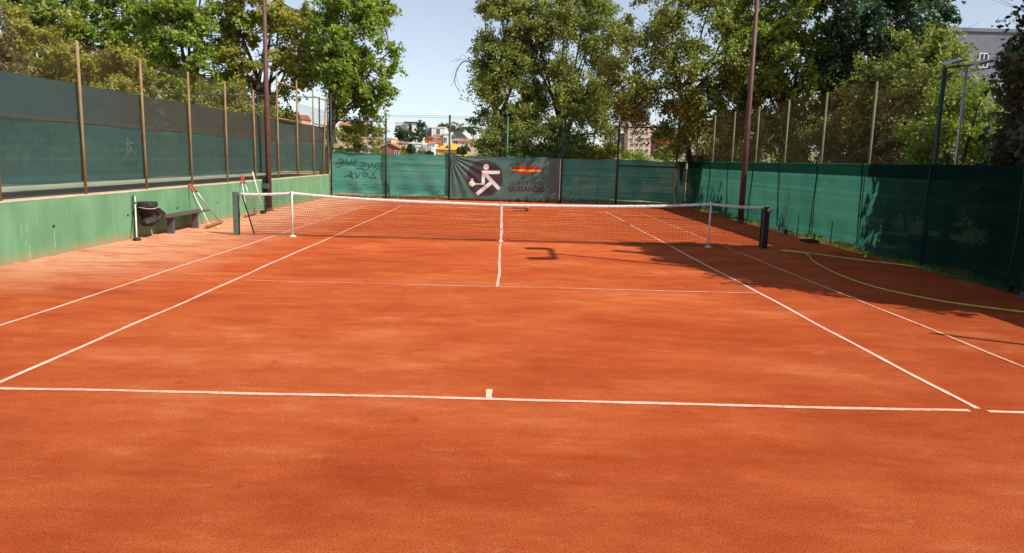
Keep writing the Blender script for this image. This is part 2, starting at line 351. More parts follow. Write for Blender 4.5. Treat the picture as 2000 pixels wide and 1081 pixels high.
# clay court sheet
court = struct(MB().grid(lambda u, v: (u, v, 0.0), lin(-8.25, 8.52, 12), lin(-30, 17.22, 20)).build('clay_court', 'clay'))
def line(name, x0, y0, x1, y1, wid, seed, z=0.004, gaps=(), mat='tape'):
    r = random.Random(seed); L = math.hypot(x1 - x0, y1 - y0); n = max(4, int(L / 0.22)); tx, ty = (x1 - x0) / L, (y1 - y0) / L; nx, ny = -ty, tx
    ph = r.random() * 6
    mb = MB(); V = []
    for i in range(n + 1):
        t = i / n * L; off = 0.012 * math.sin(t * 0.9 + ph) + 0.006 * math.sin(t * 2.7 + 2 * ph)
        hw = wid / 2 * (1 + r.uniform(-0.16, 0.10))
        zz = z + r.uniform(0, 0.002)
        for sgn in (-1, 1):
            V.append((x0 + tx * t + nx * (off + sgn * hw), y0 + ty * t + ny * (off + sgn * hw), zz))
    F = []
    for i in range(n):
        t = (i + 0.5) / n
        if any(a < t < b for a, b in gaps): continue
        F.append((2*i, 2*i + 2, 2*i + 3, 2*i + 1))
    mb.add(V, F)
    return mb.build(name, mat, court)
line('singles_sideline', -4.115, -11.80, -4.115, 11.885, 0.048, 1)
line('singles_sideline', 4.115, -11.83, 4.115, 11.885, 0.048, 2, gaps=((0.74, 0.79),))
line('doubles_sideline', -5.485, -11.80, -5.485, 11.885, 0.044, 3)
line('doubles_sideline', 5.485, -11.80, 5.485, 11.885, 0.042, 4, mat='tape_dusty', gaps=((0.46, 0.475), (0.52, 0.56)))
line('baseline', -5.5, -11.885, 4.02, -11.885, 0.056, 5)
line('baseline', 4.17, -11.885, 5.5, -11.885, 0.052, 6)
line('far_baseline', -5.5, 11.885, 5.5, 11.885, 0.06, 16, gaps=((0.5, 0.7),))
line('service_line', -3.95, -6.4, 0.0, -6.4, 0.036, 7, mat='tape_dusty')
line('service_line', 0.03, -6.4, 4.08, -6.4, 0.036, 8, mat='tape_dusty')
line('far_service_line', -4.1, 6.4, 4.1, 6.4, 0.045, 9, gaps=((0.1, 0.3), (0.6, 0.72)))
line('centre_service_line', 0.0, -6.40, 0.0, -0.35, 0.046, 10)
line('centre_service_line', 0.0, 0.25, 0.0, 6.4, 0.046, 11)
line('centre_mark', 0.0, -11.85, 0.0, -11.62, 0.054, 12)
# loose grit swept over the near half of the court
rg_ = np.random.default_rng(99); NG = 15000
gy = -15.6 + 9.0 * rg_.random(NG) ** 1.7; gx = rg_.uniform(-6.5, 7.0, NG); gs = 0.0016 + 0.0035 * rg_.random(NG) ** 3
OC = np.array([(1, 0, 0), (0, 1, 0), (-1, 0, 0), (0, -1, 0), (0, 0, 1)], float)
ang = rg_.uniform(0, 6.283, NG); GV = np.empty((NG, 5, 3))
for k_ in range(5):
    px_, py_, pz_ = OC[k_]; j1 = rg_.uniform(.6, 1.4, NG)
    GV[:, k_, 0] = gx + gs * j1 * (px_ * np.cos(ang) - py_ * np.sin(ang)); GV[:, k_, 1] = gy + gs * j1 * (px_ * np.sin(ang) + py_ * np.cos(ang)); GV[:, k_, 2] = pz_ * gs * j1 + 0.0005
GF = (np.array([[0, 1, 4], [1, 2, 4], [2, 3, 4], [3, 0, 4]])[None] + (np.arange(NG) * 5)[:, None, None]).reshape(-1, 3)
gme = bpy.data.meshes.new('clay_grit'); gme.from_pydata(GV.reshape(-1, 3).tolist(), [], GF.tolist()); gme.materials.append(MT['clay'])
stuff(tag(obj('clay_grit', gme), 'loose reddish clay grit scattered on the near half of the court', 'grit'))

# neighbouring raised terrace
terrace = struct(MB().box((-70, -60, -1.0), (-8.56, 17.55, 1.03)).build('terrace', 'asphalt'))
struct(MB().box((-11.6, -60, 1.03), (-10.05, 17.5, 1.036)).build('path', 'paleconc'))

# ------------------------------------------------------------------ retaining wall with drain holes
wall = thing('retaining_wall', 'long low green painted concrete wall along the left of the court', 'wall', (-8.25, -6, 0))
joints = [-23.6, -18.6, -13.6, -8.61, -3.61, 1.39, 6.39, 11.39, 17.42]
holes = [-14.7, -12.1, -9.4, -6.8, -4.13, -1.44, 1.01, 3.65, 6.2, 8.7, 11.2, 13.7, 16.27]
TOPZ = 1.035
for a, b in zip(joints[:-1], joints[1:]):
    mb = MB(); a0, b0 = a + 0.004, b - 0.004; X = -8.25; hs = [h for h in holes if a0 + .2 < h < b0 - .2]
    y = a0; hz = 0.51; rr = 0.05; cs = 0.12
    for h in hs + [None]:
        e = (h - cs) if h else b0
        mb.add([(X, y, -0.1), (X, e, -0.1), (X, e, TOPZ), (X, y, TOPZ)], [(0, 1, 2, 3)])
        if h is None: break
        mb.add([(X, h-cs, -0.1), (X, h+cs, -0.1), (X, h+cs, hz-cs), (X, h-cs, hz-cs)], [(0,1,2,3)])
        mb.add([(X, h-cs, hz+cs), (X, h+cs, hz+cs), (X, h+cs, TOPZ), (X, h-cs, TOPZ)], [(0,1,2,3)])
        N = 16; out = []; inn = []; dp = []
        for k in range(N):
            th = 2 * math.pi * k / N; c, s_ = math.cos(th), math.sin(th); q = cs / max(abs(c), abs(s_))
            out.append((X, h + c*q, hz + s_*q)); inn.append((X, h + c*rr, hz + s_*rr)); dp.append((X - 0.16, h + c*rr, hz + s_*rr + 0.01))
        V = out + inn + dp; F = []
        for k in range(N):
            q = (k + 1) % N
            F.append((k, q, N + q, N + k)); F.append((N + k, N + q, 2*N + q, 2*N + k))
        F.append(tuple(2*N + k for k in range(N)))
        mb.add(V, F); y = h + cs
    XB = -8.55
    mb.add([(X, a0, -.1), (XB, a0, -.1), (XB, a0, TOPZ), (X, a0, TOPZ)], [(0,1,2,3)]); mb.add([(X, b0, -.1), (XB, b0, -.1), (XB, b0, TOPZ), (X, b0, TOPZ)], [(3,2,1,0)])
    mb.add([(XB, a0, -.1), (XB, b0, -.1), (XB, b0, TOPZ), (XB, a0, TOPZ)], [(3,2,1,0)]); mb.add([(X, a0, TOPZ), (X, b0, TOPZ), (XB, b0, TOPZ), (XB, a0, TOPZ)], [(0,1,2,3)])
    mb.build('wall_panel', 'wall', wall)
cop = MB()
def cop_fn(u, v):
    return (u + (0.004 * math.sin(v * 1.7) if u > -8.3 else 0), v, 1.0)
us_prof = [(-8.247, 1.037), (-8.247, 1.052), (-8.262, 1.062), (-8.54, 1.062), (-8.548, 1.037)]
yy = lin(-23.6, 17.42, 60)
cop.grid(lambda u, v: (us_prof[int(u)][0] + 0.003 * math.sin(v * 2.3 + u), v, us_prof[int(u)][1] + 0.003 * math.sin(v * 1.1)), [0, 1, 2, 3, 4], yy)
cop.build('coping', 'coping', wall)
def drip(y, z0, z1, wd, seed):
    r = random.Random(seed); n = 7; V = []; F = []
    for i in range(n):
        t = i / (n - 1); z = z0 + (z1 - z0) * t; h = wd / 2 * (0.5 + r.random() * 0.6) * (1.0 if i < n - 1 else 0.4); o = r.uniform(-.003, .003)
        V += [(-8.2475, y + o - h, z), (-8.2475, y + o + h, z)]
        if i: F.append((2*i - 2, 2*i - 1, 2*i + 1, 2*i))
    MB().add(V, F).build('paint_drip', 'drip', wall)
drip(-5.05, 0.64, 0.42, 0.018, 1); drip(-4.90, 0.62, 0.50, 0.018, 2); drip(-4.97, 0.36, 0.26, 0.014, 3); drip(-4.87, 0.26, 0.0, 0.022, 4)
drip(-4.13, 0.455, 0.12, 0.018, 5); drip(-1.44, 0.46, 0.30, 0.02, 6); drip(3.65, 0.455, 0.05, 0.025, 7); drip(1.01, 0.46, 0.28, 0.02, 8); drip(-4.62, 0.72, 0.55, 0.01, 9)

# ------------------------------------------------------------------ chain link
def chain_panel(name, W, H, pitch, r, mat, axis='Y', trunc_top=True):
    """diagonal wires across a W x H panel; local origin lower corner, panel in the (axis, Z) plane"""
    mb = MB(); d = pitch
    def seg(a, b, off):
        def P(u, z): return (off, u, z) if axis == 'Y' else (u, off, z)
        mb.tube([P(*a), P(*b)], r, 3, cap=False)
    k = -int(H / d) - 1
    while k * d < W:
        # rising: u - z = k*d
        u0 = max(0, k * d); z0 = u0 - k * d; u1 = min(W, H + k * d); z1 = u1 - k * d
        if u1 - u0 > 1e-3: seg((u0, z0), (u1, z1), r); seg((W - u0, z0), (W - u1, z1), -r)
        k += 1
    return mb.mesh(name, mat)
def link_copies(name, me, parent, locs):
    out = []
    for l in locs:
        o = bpy.data.objects.new(name, me); C.objects.link(o); o.parent = parent
        o.location = Vector(l) - parent.location; o['kind'] = 'stuff'; out.append(o)
    return out

# ------------------------------------------------------------------ left fence on the wall
lf = thing('court_fence', 'rusty wire mesh fence on olive posts standing on the green wall', 'fence', (-8.36, -5.35, 1.03))
LP = [-5.35 + 2.53 * i for i in range(-7, 10)]
for i, y in enumerate(LP):
    k = i - 7
    tall = k >= 6
    top = 4.03 if not tall else (4.85 if k < 8 else 4.75)
    dx = 0.012 * math.sin(k * 2.1)
    pts = [(-8.36, y, 1.02), (-8.36 + dx * .5, y, 2.5), (-8.36 + dx, y, top)]
    MB().tube(pts, 0.029 if not tall else 0.032, 10).build('post', 'post_olive' if k != 9 else 'post_olive', lf, smooth=True)
# a slanting brace at the corner and the tall frame rails
MB().tube([(-8.33, 16.35, 1.05), (-8.34, 17.05, 4.55)], 0.03, 8).build('brace', 'post_olive', lf, True)
for (ya, za, yb, zb) in ((9.83, 4.55, 12.36, 4.55), (9.83, 3.25, 12.36, 3.25), (14.89, 4.45, 17.42, 4.45), (14.89, 3.3, 17.42, 3.3)):
    MB().tube([(-8.36, ya + .03, za), (-8.36, yb - .03, zb)], 0.028, 8).build('rail', 'post_olive', lf, True)
lo = chain_panel('mesh_panel', 2.53, 1.38, 0.072, 0.0019, 'rust')
up = chain_panel('mesh_panel', 2.53, 1.50, 0.072, 0.0017, 'rust')
link_copies('mesh_panel', lo, lf, [(-8.40, y, 1.09) for y in LP[:-1]])
link_copies('mesh_panel', up, lf, [(-8.40, y, 2.50) for i, y in enumerate(LP[:-1]) if i - 7 != 6])
tie = MB()
for i in range(72):
    y = i * 2.53 / 72; tie.tube([(0, y, -0.03), (0.012, y + 0.012, 0.0), (0, y + 0.004, 0.03)], 0.0028, 3, cap=False)
tie.tube([(0, 0, -0.012), (0, 2.53, -0.012)], 0.004, 4, cap=False); tie.tube([(0, 0, 0.014), (0, 2.53, 0.014)], 0.004, 4, cap=False)
link_copies('tie_wire', tie.mesh('tie_wire', 'rust'), lf, [(-8.405, y, 2.485) for i, y in enumerate(LP[:-1]) if i - 7 < 6])
tw = MB().tube([(0, 0, 0), (0, 2.53, 0)], 0.0045, 5, cap=False).mesh('tension_wire', 'rust')
link_copies('tension_wire', tw, lf, [(-8.40, y, 4.0) for i, y in enumerate(LP[:-1]) if i - 7 < 6] + [(-8.40, y, 1.10) for y in LP[:-1]])
def screen(name, mat, parent, P, us, vs, smooth=True):
    return MB().grid(P, us, vs).build(name, mat, parent, smooth)
def wob(a, b): return 0.018 * math.sin(a * 1.3 + b * 2.1) + 0.010 * math.sin(a * 3.7 - b * 1.7) + 0.006 * math.sin(a * 7.1 + b * 5)
sl_ = screen('windscreen', 'scr_left_low', lf, lambda u, v: (-8.432 + wob(u, v) * 0.6, u, v + (0.018 * math.sin(u * 1.9) + 0.02 * math.sin(u * .7) if v < 1.4 else 0) + (0.05 * min(1, max(0, (u - 6) / 8)) * -1 if v < 1.4 else 0)), lin(-23, 17.3, 160), [1.32, 1.5, 1.7, 1.9, 2.1, 2.3, 2.46])
screen('windscreen', 'scr_left_up', lf, lambda u, v: (-8.450 + wob(u, v) * 0.6, u, v - (0.012 * abs(math.sin(math.pi * (u + 5.35) / 2.53)) if v > 3.1 else 0)), lin(-23, 17.3, 160), [2.44, 2.6, 2.8, 3.0, 3.23])

# neighbour court's end fence
nf = thing('court_fence', 'dark green fence of the higher court beyond the wall, at its far end', 'fence', (-8.7, 17.5, 1.03))
for x in (-8.75, -11.6, -14.5, -17.4, -20.3, -23.2): MB().tube([(x, 17.5, 1.02), (x, 17.5, 4.62)], 0.035, 8).build('post', 'post_dark', nf, True)
MB().tube([(-8.8, 17.5, 4.6), (-23.2, 17.5, 4.6)], 0.025, 8).build('rail', 'post_dark', nf, True)
MB().tube([(-8.8, 17.5, 2.9), (-23.2, 17.5, 2.9)], 0.02, 8).build('rail', 'post_dark', nf, True)

# faded pictogram printed on the left screen
def cap_strip(a, b, wdt, n=8):
    a, b = np.array(a, float), np.array(b, float); d = (b - a) / np.linalg.norm(b - a); p = np.array([-d[1], d[0]])
    return [[tuple(a + (b - a) * t + p * wdt / 2 * s) for s in (-1, 0, 1)] for t in lin(0, 1, n)]
def disc_pts(c, rx, ry, nr=5, na=24):
    return [[(c[0] + rx * r * math.cos(t), c[1] + ry * r * math.sin(t)) for t in lin(0, 2 * math.pi, na + 1)] for r in lin(0.001, 1, nr)]
def sheet(name, rows, to3, mat, parent):
    mb = MB(); nu = len(rows[0])
    V = [to3(*p) for r in rows for p in r]; F = []
    for j in range(len(rows) - 1):
        for i in range(nu - 1): F.append((j*nu + i, j*nu + i + 1, (j+1)*nu + i + 1, (j+1)*nu + i))
    return mb.add(V, F).build(name, mat, parent)
# figure in px measured on the banner crop -> (u,v) metres, origin at the disc centre
FIG = [('disc', (0.055, 0.425), 0.098, 0.098), ('strip', (-0.015, 0.245), (0.46, 0.235), 0.115), ('strip', (-0.005, 0.29), (-0.045, -0.235), 0.115),
       ('strip', (-0.09, -0.190), (-0.335, -0.185), 0.055), ('disc', (-0.44, -0.170), 0.108, 0.098), ('disc', (-0.435, -0.025), 0.042, 0.042),
       ('strip', (0.045, 0.16), (0.53, -0.36), 0.11), ('strip', (0.27, -0.09), (-0.29, -0.55), 0.11)]
def figure(to3, mat, parent, scale=1.0):
    for f in FIG:
        if f[0] == 'disc': sheet('logo_figure', disc_pts((f[1][0]*scale, f[1][1]*scale), f[2]*scale, f[3]*scale), to3, mat, parent)
        else: sheet('logo_figure', cap_strip(tuple(q*scale for q in f[1]), tuple(q*scale for q in f[2]), f[3]*scale, 14), to3, mat, parent)
figure(lambda u, v: (-8.427 + wob(-0.95 + u * 1.5, 2.02 + v) * 0.6, -0.95 + u * 1.5, 2.02 + v), 'faded', sl_, 0.42)

# ------------------------------------------------------------------ back fence
bf = thing('court_fence', 'dark green steel fence with green windscreen across the far end of the court', 'fence', (0, 17.25, 0))
for i, (x, top) in enumerate(((-8.16, 4.75), (-5.6, 3.72), (-2.62, 3.95), (0.08, 3.95), (2.67, 3.9), (5.3, 3.9), (8.1, 3.97))):
    MB().tube([(x, 17.25, -.05), (x, 17.25, top)], 0.048 if i else 0.04, 10).build('post', 'post_dark' if i != 3 else 'post_green', bf, True)
MB().tube([(-5.44, 17.25, -.05), (-5.44, 17.25, 2.1)], 0.025, 8).build('post', 'post_green', bf, True)
for (xa, xb, z) in ((-8.12, -5.65, 3.56), (-8.12, -5.65, 2.26), (5.34, 8.06, 3.62), (5.34, 8.06, 1.82)):
    MB().tube([(xa, 17.25, z), (xb, 17.25, z)], 0.030, 8).build('rail', 'post_dark', bf, True)
for z in (3.88, 3.80):
    MB().tube([(-5.56, 17.25, z), (-2.66, 17.25, z + .02)], 0.006, 5).build('tension_wire', 'post_dark', bf); MB().tube([(-2.58, 17.25, z + .02), (0.04, 17.25, z)], 0.006, 5).build('tension_wire', 'post_dark', bf)
bp_ = chain_panel('mesh_panel', 2.72, 1.75, 0.072, 0.0010, 'wire_green', axis='X')
link_copies('mesh_panel', bp_, bf, [(x, 17.27, 2.1) for x in (-8.16, -5.44, -2.72, 0.0, 2.72, 5.44)])
bscr = screen('windscreen', 'scr_back', bf, lambda u, v: (u, 17.325 + wob(u, v) * 1.4 + (0.035 * math.sin(u * 5 + v * 3) * (1 if v < 0.6 else 0.2)), v + (0.02 * math.sin(u * 1.4) + 0.015 * math.sin(u * 4.1) if v < .3 or v > 2.05 else 0)),
       lin(-8.12, 8.52, 140), [0.19, 0.35, 0.55, 0.8, 1.05, 1.3, 1.55, 1.8, 2.0, 2.10])
# horizontal seam cords across the screen
for z in (0.62, 1.62): MB().tube([(x, 17.29, z + 0.02 * math.sin(x * .8)) for x in lin(-8.0, -2.7, 20)], 0.007, 4).build('seam', 'post_dark', bscr)
for z in (0.55, 1.32): MB().tube([(x, 17.29, z + 0.015 * math.sin(x * .8)) for x in lin(2.8, 8.1, 20)], 0.006, 4).build('seam', 'post_dark', bscr)
# graffiti strokes, drawn in the crop [640,290,760,360] x15.44 and put on the screen plane
GR = [[(330,380),(345,325),(400,315),(460,345),(485,385),(440,410),(380,400)],[(270,490),(340,445),(420,420),(470,400)],[(400,410),(405,470),(385,540),(340,580),(280,570),(240,540)],
      [(445,515),(500,400),(560,310),(580,400),(600,500)],[(490,455),(570,440)],[(560,520),(600,440),(680,400),(700,440),(640,460),(630,490),(690,490),(720,330)],[(720,450),(800,440),(850,420),(860,380),(830,330),(760,410),(740,460),(780,500),(830,480),(860,400)],
      [(1010,480),(1030,440),(1080,435),(1130,460),(1150,500),(1100,540),(1040,545),(995,550)],[(1060,550),(1130,540)],[(850,610),(940,598),(1040,612),(1145,650)],
      [(1190,460),(1225,500),(1235,560),(1200,640),(1280,560),(1330,500),(1360,440)],[(1340,480),(1365,560),(1395,615)],
      [(1515+88*math.cos(t),540+88*math.sin(t)) for t in lin(0,6.283,18)],[(1505,515),(1510,575)],
      [(640,740),(660,705),(710,705),(740,745),(745,790),(690,800),(650,790)],[(500,860),(560,830),(640,830),(700,850),(770,910)],[(650,800),(720,790),(735,870),(775,905)],
      [(820,715),(850,760),(870,830),(885,905),(920,860),(950,790),(985,730)],[(1128+75*math.cos(t),790+62*math.sin(t)) for t in lin(0,6.283,16)],[(1120,770),(1125,805)],
      [(1445,685),(1390,730),(1350,770),(1400,830),(1475,925),(1400,905),(1320,890),(1240,875),(1275,840)]]
def bscr_y(u, v): return 17.325 + wob(u, v) * 1.4 + 0.035 * math.sin(u * 5 + v * 3) * (1 if v < 0.6 else 0.2)
for st in GR:
    pts = []
    for (xa, ya), (xb, yb) in zip(st[:-1], st[1:]):
        for q in (0, 0.34, 0.67): pts.append((xa + (xb - xa) * q, ya + (yb - ya) * q))
    pts.append(st[-1]); V = []; F = []
    P3 = [onY(640 + x / 15.44, 290 + y / 15.44, 17.31) for x, y in pts]
    for i, p in enumerate(P3):
        d = P3[min(i + 1, len(P3) - 1)] - P3[max(i - 1, 0)]; L_ = math.hypot(d[0], d[2]) + 1e-9; nx_, nz_ = -d[2] / L_, d[0] / L_
        for sg in (-1, 1):
            X_, Z_ = p[0] + nx_ * 0.019 * sg, p[2] + nz_ * 0.019 * sg; V.append((X_, bscr_y(X_, Z_) - 0.008, Z_))
        if i: F.append((2*i - 2, 2*i - 1, 2*i + 1, 2*i))
    MB().add(V, F).build('graffiti', 'spray', bscr)

# ------------------------------------------------------------------ banner
ban = thing('club_banner', 'dark green tennis club banner with a black round logo, tied to the far fence', 'banner', (0, 17.17, 0.1))
BX0, BX1, BZ0, BZ1 = -2.56, 2.62, 0.14, 2.07
def wr(x, z):
    u = (x - BX0); v = (BZ1 - z)
    ang = math.atan2(v, u + 0.02); rr = math.hypot(u, v)
    a = 0.030 * math.exp(-rr / 2.0) * min(1, rr / 0.25) * math.sin(ang * 26)
    a += 0.010 * math.exp(-u / 0.9) * math.sin(ang * 15 + 1.0) * min(1, rr)
    a += 0.006 * math.sin(x * 2.2 + z * 1.1) + 0.007 * math.exp(-rr / 3.4) * math.sin((u * 0.7 + v) * 7.0)
    return a
def bpt(x, z, off): return (x, 17.165 + wr(x, z) - off, z)
MB().grid(lambda u, v: bpt(u, v - (0.02 * math.sin(math.pi * (u - BX0) / (BX1 - BX0)) if v > 2.0 else 0), 0), lin(BX0, BX1, 170), lin(BZ0, BZ1, 70)).build('banner_sheet', 'banner', ban, True)
for ez in (BZ0, BZ1): MB().grid(lambda u, v: bpt(u, ez + v - (0.02 * math.sin(math.pi * (u - BX0) / (BX1 - BX0)) if ez > 2 else 0), 0.003), lin(BX0, BX1, 90), [-0.012, 0.012]).build('hem', 'faded', ban, True)
for ex in (BX0 + .012, BX1 - .012): MB().grid(lambda u, v: bpt(ex + u, v, 0.003), [-0.02, 0.02], lin(BZ0, BZ1, 40)).build('hem', 'white_print' if ex > 0 else 'faded', ban, True)
def cp(x, y): return onY(880 + x / 8.1875, 280 + y / 8.1875, 17.165)
dc = cp(548, 560); RXD = (cp(835, 560)[0] - cp(255, 560)[0]) / 2; RZD = (cp(548, 270)[2] - cp(548, 852)[2]) / 2
sheet('logo_disc', disc_pts((dc[0], dc[2]), RXD, RZD, 26, 90), lambda a, b: bpt(a, b, 0.004), 'ink', ban)
def figpx(kind, *a):
    if kind == 'd':
        c = cp(a[0], a[1]); r = a[2] / 8.1875 / 41.0
        sheet('logo_figure', disc_pts((c[0], c[2]), r, r * (a[3] if len(a) > 3 else 1), 5, 28), lambda p, q: bpt(p, q, 0.008), 'white_print', ban)
    else:
        p0 = cp(a[0], a[1]); p1 = cp(a[2], a[3]); wd = a[4] / 8.1875 / 41.0
        sheet('logo_figure', cap_strip((p0[0], p0[2]), (p1[0], p1[2]), wd, 26), lambda p, q: bpt(p, q, 0.008 + 0.0006 * (a[5] if len(a) > 5 else 0)), 'white_print', ban)
figpx('d', 569, 381, 45); figpx('s', 500, 466, 765, 468, 52); figpx('d', 765, 466, 26)
figpx('s', 528, 440, 520, 664, 50, 1); figpx('s', 545, 654, 385, 652, 22, 2); figpx('d', 343, 647, 50, 0.9); figpx('d', 347, 581, 19)
figpx('s', 548, 488, 780, 734, 58, 2); figpx('s', 655, 628, 418, 815, 58, 3)
# painted flag stroke
def stripe(rows, mat):
    R3 = [[(lambda c: (c[0], c[2]))(cp(x, y)) for x, y in r] for r in rows]; sheet('flag_stroke', R3, lambda a, b: bpt(a, b, 0.005), mat, ban)
stripe([[(975,410),(1000,392),(1050,375),(1130,362),(1220,372),(1300,364),(1390,376),(1450,385)],[(960,420),(1000,420),(1050,418),(1130,418),(1220,418),(1300,418),(1390,422),(1450,425)]], 'red_print')
stripe([[(950,425),(1010,422),(1080,420),(1160,420),(1240,420),(1320,421),(1390,424),(1448,427)],[(960,430),(1010,440),(1080,450),(1160,453),(1240,455),(1320,458),(1390,460),(1446,460)]], 'yellow_print')
stripe([[(1050,452),(1110,454),(1180,456),(1240,458),(1300,460),(1345,462)],[(1070,470),(1110,488),(1180,494),(1240,488),(1300,482),(1330,468)]], 'red_print')
def text(s, x0, x1, ytop, ybot, weight, name):
    cu = bpy.data.curves.new('letters', 'FONT'); cu.body = s; cu.size = 1.0; cu.offset = weight
    to = bpy.data.objects.new('letters_tmp', cu); C.objects.link(to)
    dg = bpy.context.evaluated_depsgraph_get(); me = bpy.data.meshes.new_from_object(to.evaluated_get(dg)); bpy.data.objects.remove(to)
    co = np.array([v.co[:] for v in me.vertices]); mn, mx = co.min(0), co.max(0)
    a, b = cp(x0, ybot), cp(x1, ytop)
    for v in me.vertices:
        x = a[0] + (v.co.x - mn[0]) / (mx[0] - mn[0]) * (b[0] - a[0]); z = a[2] + (v.co.y - mn[1]) / (mx[1] - mn[1]) * (b[2] - a[2])
        v.co = bpt(x, z, 0.006)
    me.materials.clear(); me.materials.append(MT['ink']); obj(name, me, ban)
text('CLUB DE TENIS', 925, 1478, 612, 664, 0.012, 'lettering'); text('GUISANDO', 925, 1512, 694, 770, 0.035, 'lettering')
# low tube rail under the banner, with hooks
lr = thing('ground_rail', 'thin dark tube rail on short stakes running under the banner', 'rail', (0, 17.05, 0))
MB().tube([(-5.3, 17.05, 0.10), (-1.0, 17.04, 0.095), (2.5, 17.05, 0.10)], 0.014, 6).build('tube', 'rust', lr, True)
for x in (-4.6, -3.7, -2.4, -2.0, -1.2, -0.5, 0.2, 1.9): MB().tube([(x, 17.05, 0.0), (x, 17.05, 0.17)], 0.012, 6).build('stake', 'post_dark', lr, True)
def bundle(x, wd, h, seed, lab):
    r = random.Random(seed); bm = bmesh.new(); bmesh.ops.create_icosphere(bm, subdivisions=3, radius=1)
    for v in bm.verts:
        k = 1 + 0.22 * math.sin(v.co.x * 4 + seed) * math.cos(v.co.y * 5 + seed) + r.uniform(-.05, .05)
        v.co = Vector((v.co.x * wd / 2 * k, v.co.y * 0.12 * k, max(-0.86, v.co.z) * h * 0.53 * k))
    zmin = min(v.co.z for v in bm.verts)
    me = bpy.data.meshes.new('bundle'); bm.to_mesh(me); bm.free(); me.materials.append(MT['black'])
    tag(obj('bundle', me, None, (x, 16.98, -zmin)), lab, 'bundle', 'dark bundles under the banner')
bundle(0.33, 0.14, 0.16, 1, 'smallest dark bundle on the clay under the banner, leftmost of five'); bundle(0.72, 0.26, 0.17, 2, 'wide square dark bundle under the banner, second from the left')
bundle(1.22, 0.36, 0.14, 3, 'low spread dark bundle in the middle of the five under the banner'); bundle(1.74, 0.11, 0.20, 4, 'narrow upright dark bundle under the banner, second from the right')
bundle(2.08, 0.18, 0.17, 5, 'dark bundle nearest the right edge of the banner, on the clay')

# ------------------------------------------------------------------ right fence
rf = thing('court_fence', 'green posts with mesh and bright green windscreen along the right of the court', 'fence', (8.68, -0.13, 0))
RP = [2.57 + 2.7 * k for k in range(-6, 6)] + [17.95]
for i, y in enumerate(RP):
    MB().tube([(8.70, y, -.05), (8.70, y, 4.0 if y < 17 else 3.3)], 0.030 if y > -1.5 else 0.045, 10).build('post', 'post_leaf' if y > -1.5 else 'post_dark', rf, True)  # nearest posts get dark steel for the tree shade on them
rp = chain_panel('mesh_panel', 2.7, 1.98, 0.072, 0.0010, 'rust')
link_copies('mesh_panel', rp, rf, [(8.73, y, 2.02) for y in RP[:-2]])
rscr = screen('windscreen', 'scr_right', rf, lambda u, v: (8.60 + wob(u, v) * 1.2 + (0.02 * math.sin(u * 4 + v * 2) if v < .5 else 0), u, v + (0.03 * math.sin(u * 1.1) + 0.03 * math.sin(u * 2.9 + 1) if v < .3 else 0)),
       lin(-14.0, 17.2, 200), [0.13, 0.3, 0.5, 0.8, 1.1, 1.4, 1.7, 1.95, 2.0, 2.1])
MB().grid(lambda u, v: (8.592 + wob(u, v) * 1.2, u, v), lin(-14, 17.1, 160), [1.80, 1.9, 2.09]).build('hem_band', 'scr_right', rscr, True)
for y in RP[1:-1]:
    MB().tube([(8.575 + wob(y - .1, z) * 1.2, y - 0.10, z) for z in lin(0.16, 2.09, 9)], 0.012, 5).build('post_shadow_strip', 'post_dark', rscr, True)  # dark tubes drawn in for the post shadows on the screen
# torn strip and vine at the far right corner
V = []; F = []; rr_ = random.Random(4)
for i in range(14):
    z = 2.1 - i * 0.085; wl = 0.36 - 0.012 * i - rr_.random() * 0.05; w0 = 0.0 + 0.012 * i * (1 + rr_.random() * .6)
    V += [(8.12 + w0, 17.08 + 0.02 * math.sin(i), z), (8.12 + w0 + wl * (1 - i / 15) + .02, 17.05 + 0.03 * math.sin(i * 1.7), z - rr_.random() * .06)]
    if i: F.append((2*i - 2, 2*i - 1, 2*i + 1, 2*i))
MB().add(V, F).build('torn_cloth', 'torn', rf)
MB().tube([(8.06 + 0.025 * math.sin(z * 6), 17.14, z) for z in lin(0.0, 1.75, 14)], [0.05 + 0.012 * math.sin(z * 9) for z in lin(0, 1.75, 14)], 7).build('corner_stump_post', 'straw', rf, True)

# ------------------------------------------------------------------ net
net = thing('tennis_net', 'black tennis net with white headband stretched across the court', 'net', (0, 0, 0))
XL, XR = -6.24, 6.30
def topz(x):
    ax = abs(x)
    if ax <= 5.03: t = ax / 5.03; z = 0.914 + (1.07 - 0.914) * (0.42 * t + 0.58 * t ** 4)
    else: t = (ax - 5.03) / 1.3; z = 1.07 - 0.055 * math.sin(min(1, t) * math.pi * 0.62)
    return z
def botz(x):
    a = abs(x)
    return 0.035 + 0.01 * math.sin(x * 2.2) + (0.085 * math.exp(-(a / 0.10) ** 2) if a < 0.6 else 0) + (0.02 if a > 5 else 0)
def leftx(t): return XL + 0.27 * (1 - t)      # slanting left edge, t = 0 bottom .. 1 top
mesh = MB(); r_ = 0.0032; NX = 282; NZ = 22
for i in range(NX + 1):
    s = i / NX; pts = []
    for t in (0, 0.25, 0.5, 0.75, 1):
        x = leftx(t) + (XR - leftx(t)) * s; pts.append((x, 0.012 * math.sin(x * 3 + t * 4) * (1 - t), botz(x) + (topz(x) - 0.03 - botz(x)) * t))
    mesh.tube(pts, r_, 3, cap=False)
for j in range(NZ + 1):
    t = j / NZ; pts = []
    for s in lin(0, 1, 90):
        x = leftx(t) + (XR - leftx(t)) * s; pts.append((x, 0.012 * math.sin(x * 3 + t * 4) * (1 - t), botz(x) + (topz(x) - 0.03 - botz(x)) * t))
    mesh.tube(pts, r_ if j else 0.006, 3, cap=False)
stuff(mesh.build('net_mesh', 'cord', net))
hb = MB()
xs_ = lin(XL, XR + 0.03, 130)
